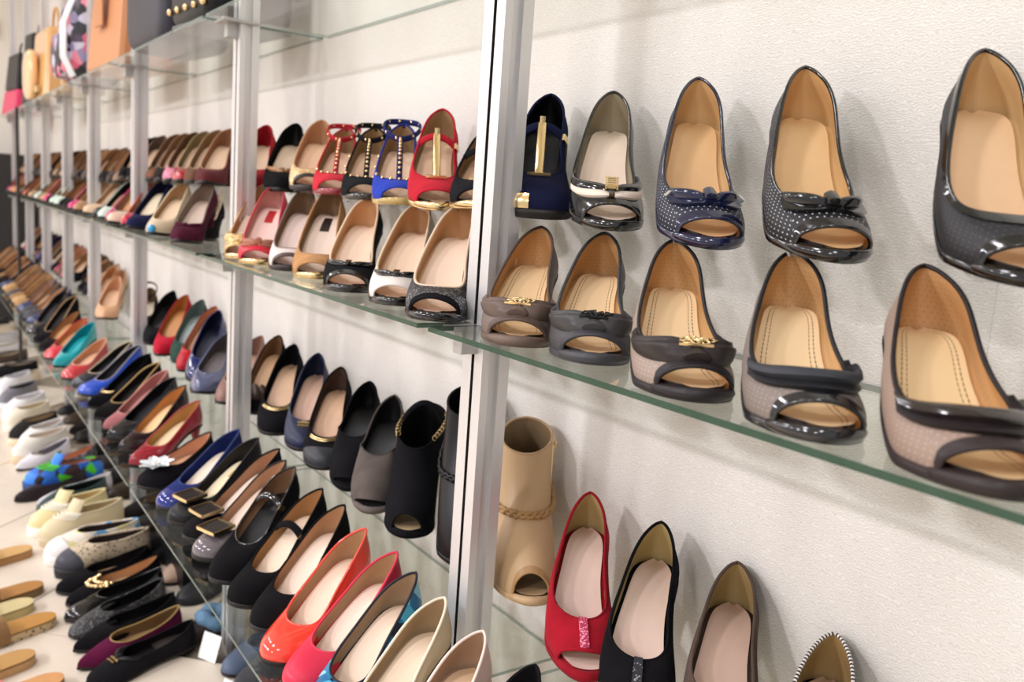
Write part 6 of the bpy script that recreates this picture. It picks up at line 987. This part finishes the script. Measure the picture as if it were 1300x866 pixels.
t = bag('handbag', 'small mustard yellow bag standing behind the floral backpack', -4.27, -.13, .06)
m = MB(); taper_box(m, .16, .15, .13, .09, .33); m.build('body', 'leather:c08a22', t, .012); m = MB(); handle(m, .08, .08, .32, 0); m.build('handle', 'leather:a87818', t)
t = bag('handbag', 'black bag with small top handle behind the tan patent bag', -5.62, -.14, .1)
m = MB(); taper_box(m, .22, .16, .18, .12, .40); m.build('body', 'leather:1a191c', t, .015); m = MB(); handle(m, .1, .07, .39, 0); m.build('handle', 'leather:1a191c', t)
t = bag('handbag', 'black and bright pink bag at the far left end', -6.45, -.15, .1)
m = MB(); taper_box(m, .40, .18, .36, .14, .15); m.build('lower_body', 'leather:d84068', t, .012); m = MB(); taper_box(m, .36, .14, .30, .10, .22, 0, .151); m.build('upper_body', 'leather:1c1a1e', t, .012)
m = MB(); handle(m, .16, .08, .36, 0); m.build('handle', 'leather:1c1a1e', t)
# ------------------------------------------------------------------ sandals standing out on the aisle floor
def slide_sandal(x, y, yaw, label, sole, foot, band):
    r = thing('slide_sandal', label, 'sandal', (x, y, .0005), yaw, 'sandals on the aisle floor'); L = .24
    a = np.linspace(-np.pi, np.pi, 41)[:-1]; t = .5-.5*np.cos(a); wd = smooth_interp(t, [0, .3, .6, .9, 1], [.036, .042, .033, .031, .03])*np.clip(1-(1-np.minimum(np.minimum(t/.2, (1-t)/.16), 1))**2, 0, 1)**.5
    o = np.stack([np.sign(a)*wd, t*L, 0*t], -1)
    m = MB(); m.grid(np.stack([o*[1, 1, 0], o+[0, 0, .018]], 0), cv=True); n = len(o); m.add((o).tolist(), [tuple(range(n-1, -1, -1))], 0); m.build('sole', sole, r)
    m = MB(); q = o*[.94, 1, 1]+[0, 0, .0185]; rim = q+[0, 0, .003]; m.grid(np.stack([q, rim], 0), cv=True); m.add(rim.tolist(), [tuple(range(n))], 0); m.build('footbed', foot, r)
    m = MB(); b_ = []
    for yy in np.linspace(.05, .12, 6):
        f = np.linspace(0, np.pi, 11); b_.append(np.stack([-.042*np.cos(f), yy+0*f, .008+.048*np.sin(f)**.8], -1))
    G = np.array(b_); m.grid(G); m.grid(G-[0, 0, .003], flip=True); m.build('strap_band', band, r)
def sl(px, lab, sole, foot, band): slide_sandal(px[0], px[1], math.radians(px[2]), lab, sole, foot, band)
sl((-2.568, -0.734, 20), 'tan slide sandal, farthest of those standing in the aisle', 'leather:a87c4c', 'lining:c9a064', 'leather:b48a58')
sl((-2.310, -0.735, 20), 'brown slide sandal with braided rim, second farthest in the aisle', 'ribbed:b08a5c', 'lining:a9763c', 'leather:7a5638')
sl((-2.217, -0.766, 20), 'pale olive slide sandal between two brown ones in the aisle', 'lining:c2b078', 'lining:c9b988', 'leather:a8a070')
sl((-2.116, -0.730, 20), 'tan slide sandal with patterned blue and white rim in the aisle', 'leopard:c9b088', 'lining:b5823f', 'leather:8a6844')
sl((-1.950, -0.791, 20), 'tan slide sandal with lilac strap in the lower left', 'leather:c29c6c', 'lining:b58a50', 'leather:8a7090')
sl((-1.821, -0.751, 20), 'orange and pink woven slide sandal at the lower left corner', 'ribbed:d8904c', 'lining:c8925c', 'leather:d87a6a')
# ------------------------------------------------------------------ small things on the floor under the shelf
def at(o, x, y, z): o.location = (x, y, z); return o
m = MB(); a = np.linspace(0, 2*np.pi, 29)[:-1]
m.tube([(.036*math.cos(q), .030*math.sin(q), .034+.004*math.sin(3*q)) for q in a], [.017+.002*math.sin(7*q) for q in a], 10, closed=True)
t = thing('slipper', 'blue fluffy trimmed slipper on the floor under the shelf', 'slipper', (-1.99, -.185, .001), .3)
m.build('fluffy_trim', 'felt:6788a4', t)
m = MB(); pillow(m, (.075, .20, .03), .05, 18, 8, .6, 0, (0, -.06, 0)); m.build('sole', 'suede:3a3230', t)
for (x, y, z, rz, lab) in ((-1.87, -.225, .0, .5, 'white price card standing on the floor left of the second upright'), (-1.655, -.245, .0, .4, 'white price card standing on the floor below the coral shoe')):
    m = MB(); V = []
    for xx in (-.026, .026): V += [(xx, -.02, 0), (xx, 0, .055), (xx, .02, 0)]
    m.add(V, [(0, 3, 4, 1), (1, 4, 5, 2)], 0, None, False); m.add([(p[0], p[1]*.96, p[2]-.0012) for p in V], [(1, 4, 3, 0), (2, 5, 4, 1)], 0, None, False)
    o = m.build('price_card', 'plain:f1efea'); o.location = (x, y, z+.0015); o.rotation_euler = (0, 0, rz); tag(o, lab, 'card')
t = thing('shoe_box', 'black shoe box standing on the floor behind the leopard slip-ons', 'box', (-2.37, -.11, .001), .0)
m = MB(); taper_box(m, .30, .19, .30, .19, .10); m.build('box_body', 'leather:1d1c1f', t, .002); m = MB(); taper_box(m, .308, .198, .308, .198, .03, 0, .1005); m.build('lid', 'leather:232225', t, .002)
# far left end
t = thing('display_cabinet', 'dark narrow cabinet at the far left end of the wall', 'cabinet', (-7.2, -.27, .001), 0)
m = MB(); taper_box(m, .40, .35, .40, .35, 1.16); m.build('carcass', 'plain:2a2725', t, .004); m = MB(); m.box((0, -.182, .58), (.36, .012, 1.05)); m.build('door', 'plain:1f1d1c', t, .002); m = MB(); m.tube([(.15, -.2, .6), (.15, -.2, .75)], .006, 8); m.build('handle', 'silver', t)
m = MB(); m.tube([(-5.42, -.279, .0), (-5.42, -.279, Z_UP-.01)], .009, 8); tag(m.build('hanging_rod', 'plain:26231f'), 'thin black vertical rod near the far left end', 'rod')
t = thing('wall_box', 'small cream box on the far left wall', 'box', (X_END+.001, -.30, 2.05), 0)
m = MB(); m.box((.03, 0, 0), (.06, .16, .12)); m.build('casing', 'plain:e2d6bd', t, .004); m = MB(); m.box((.062, 0, 0), (.004, .12, .08)); m.build('cover', 'plain:d8ccb2', t, .001)
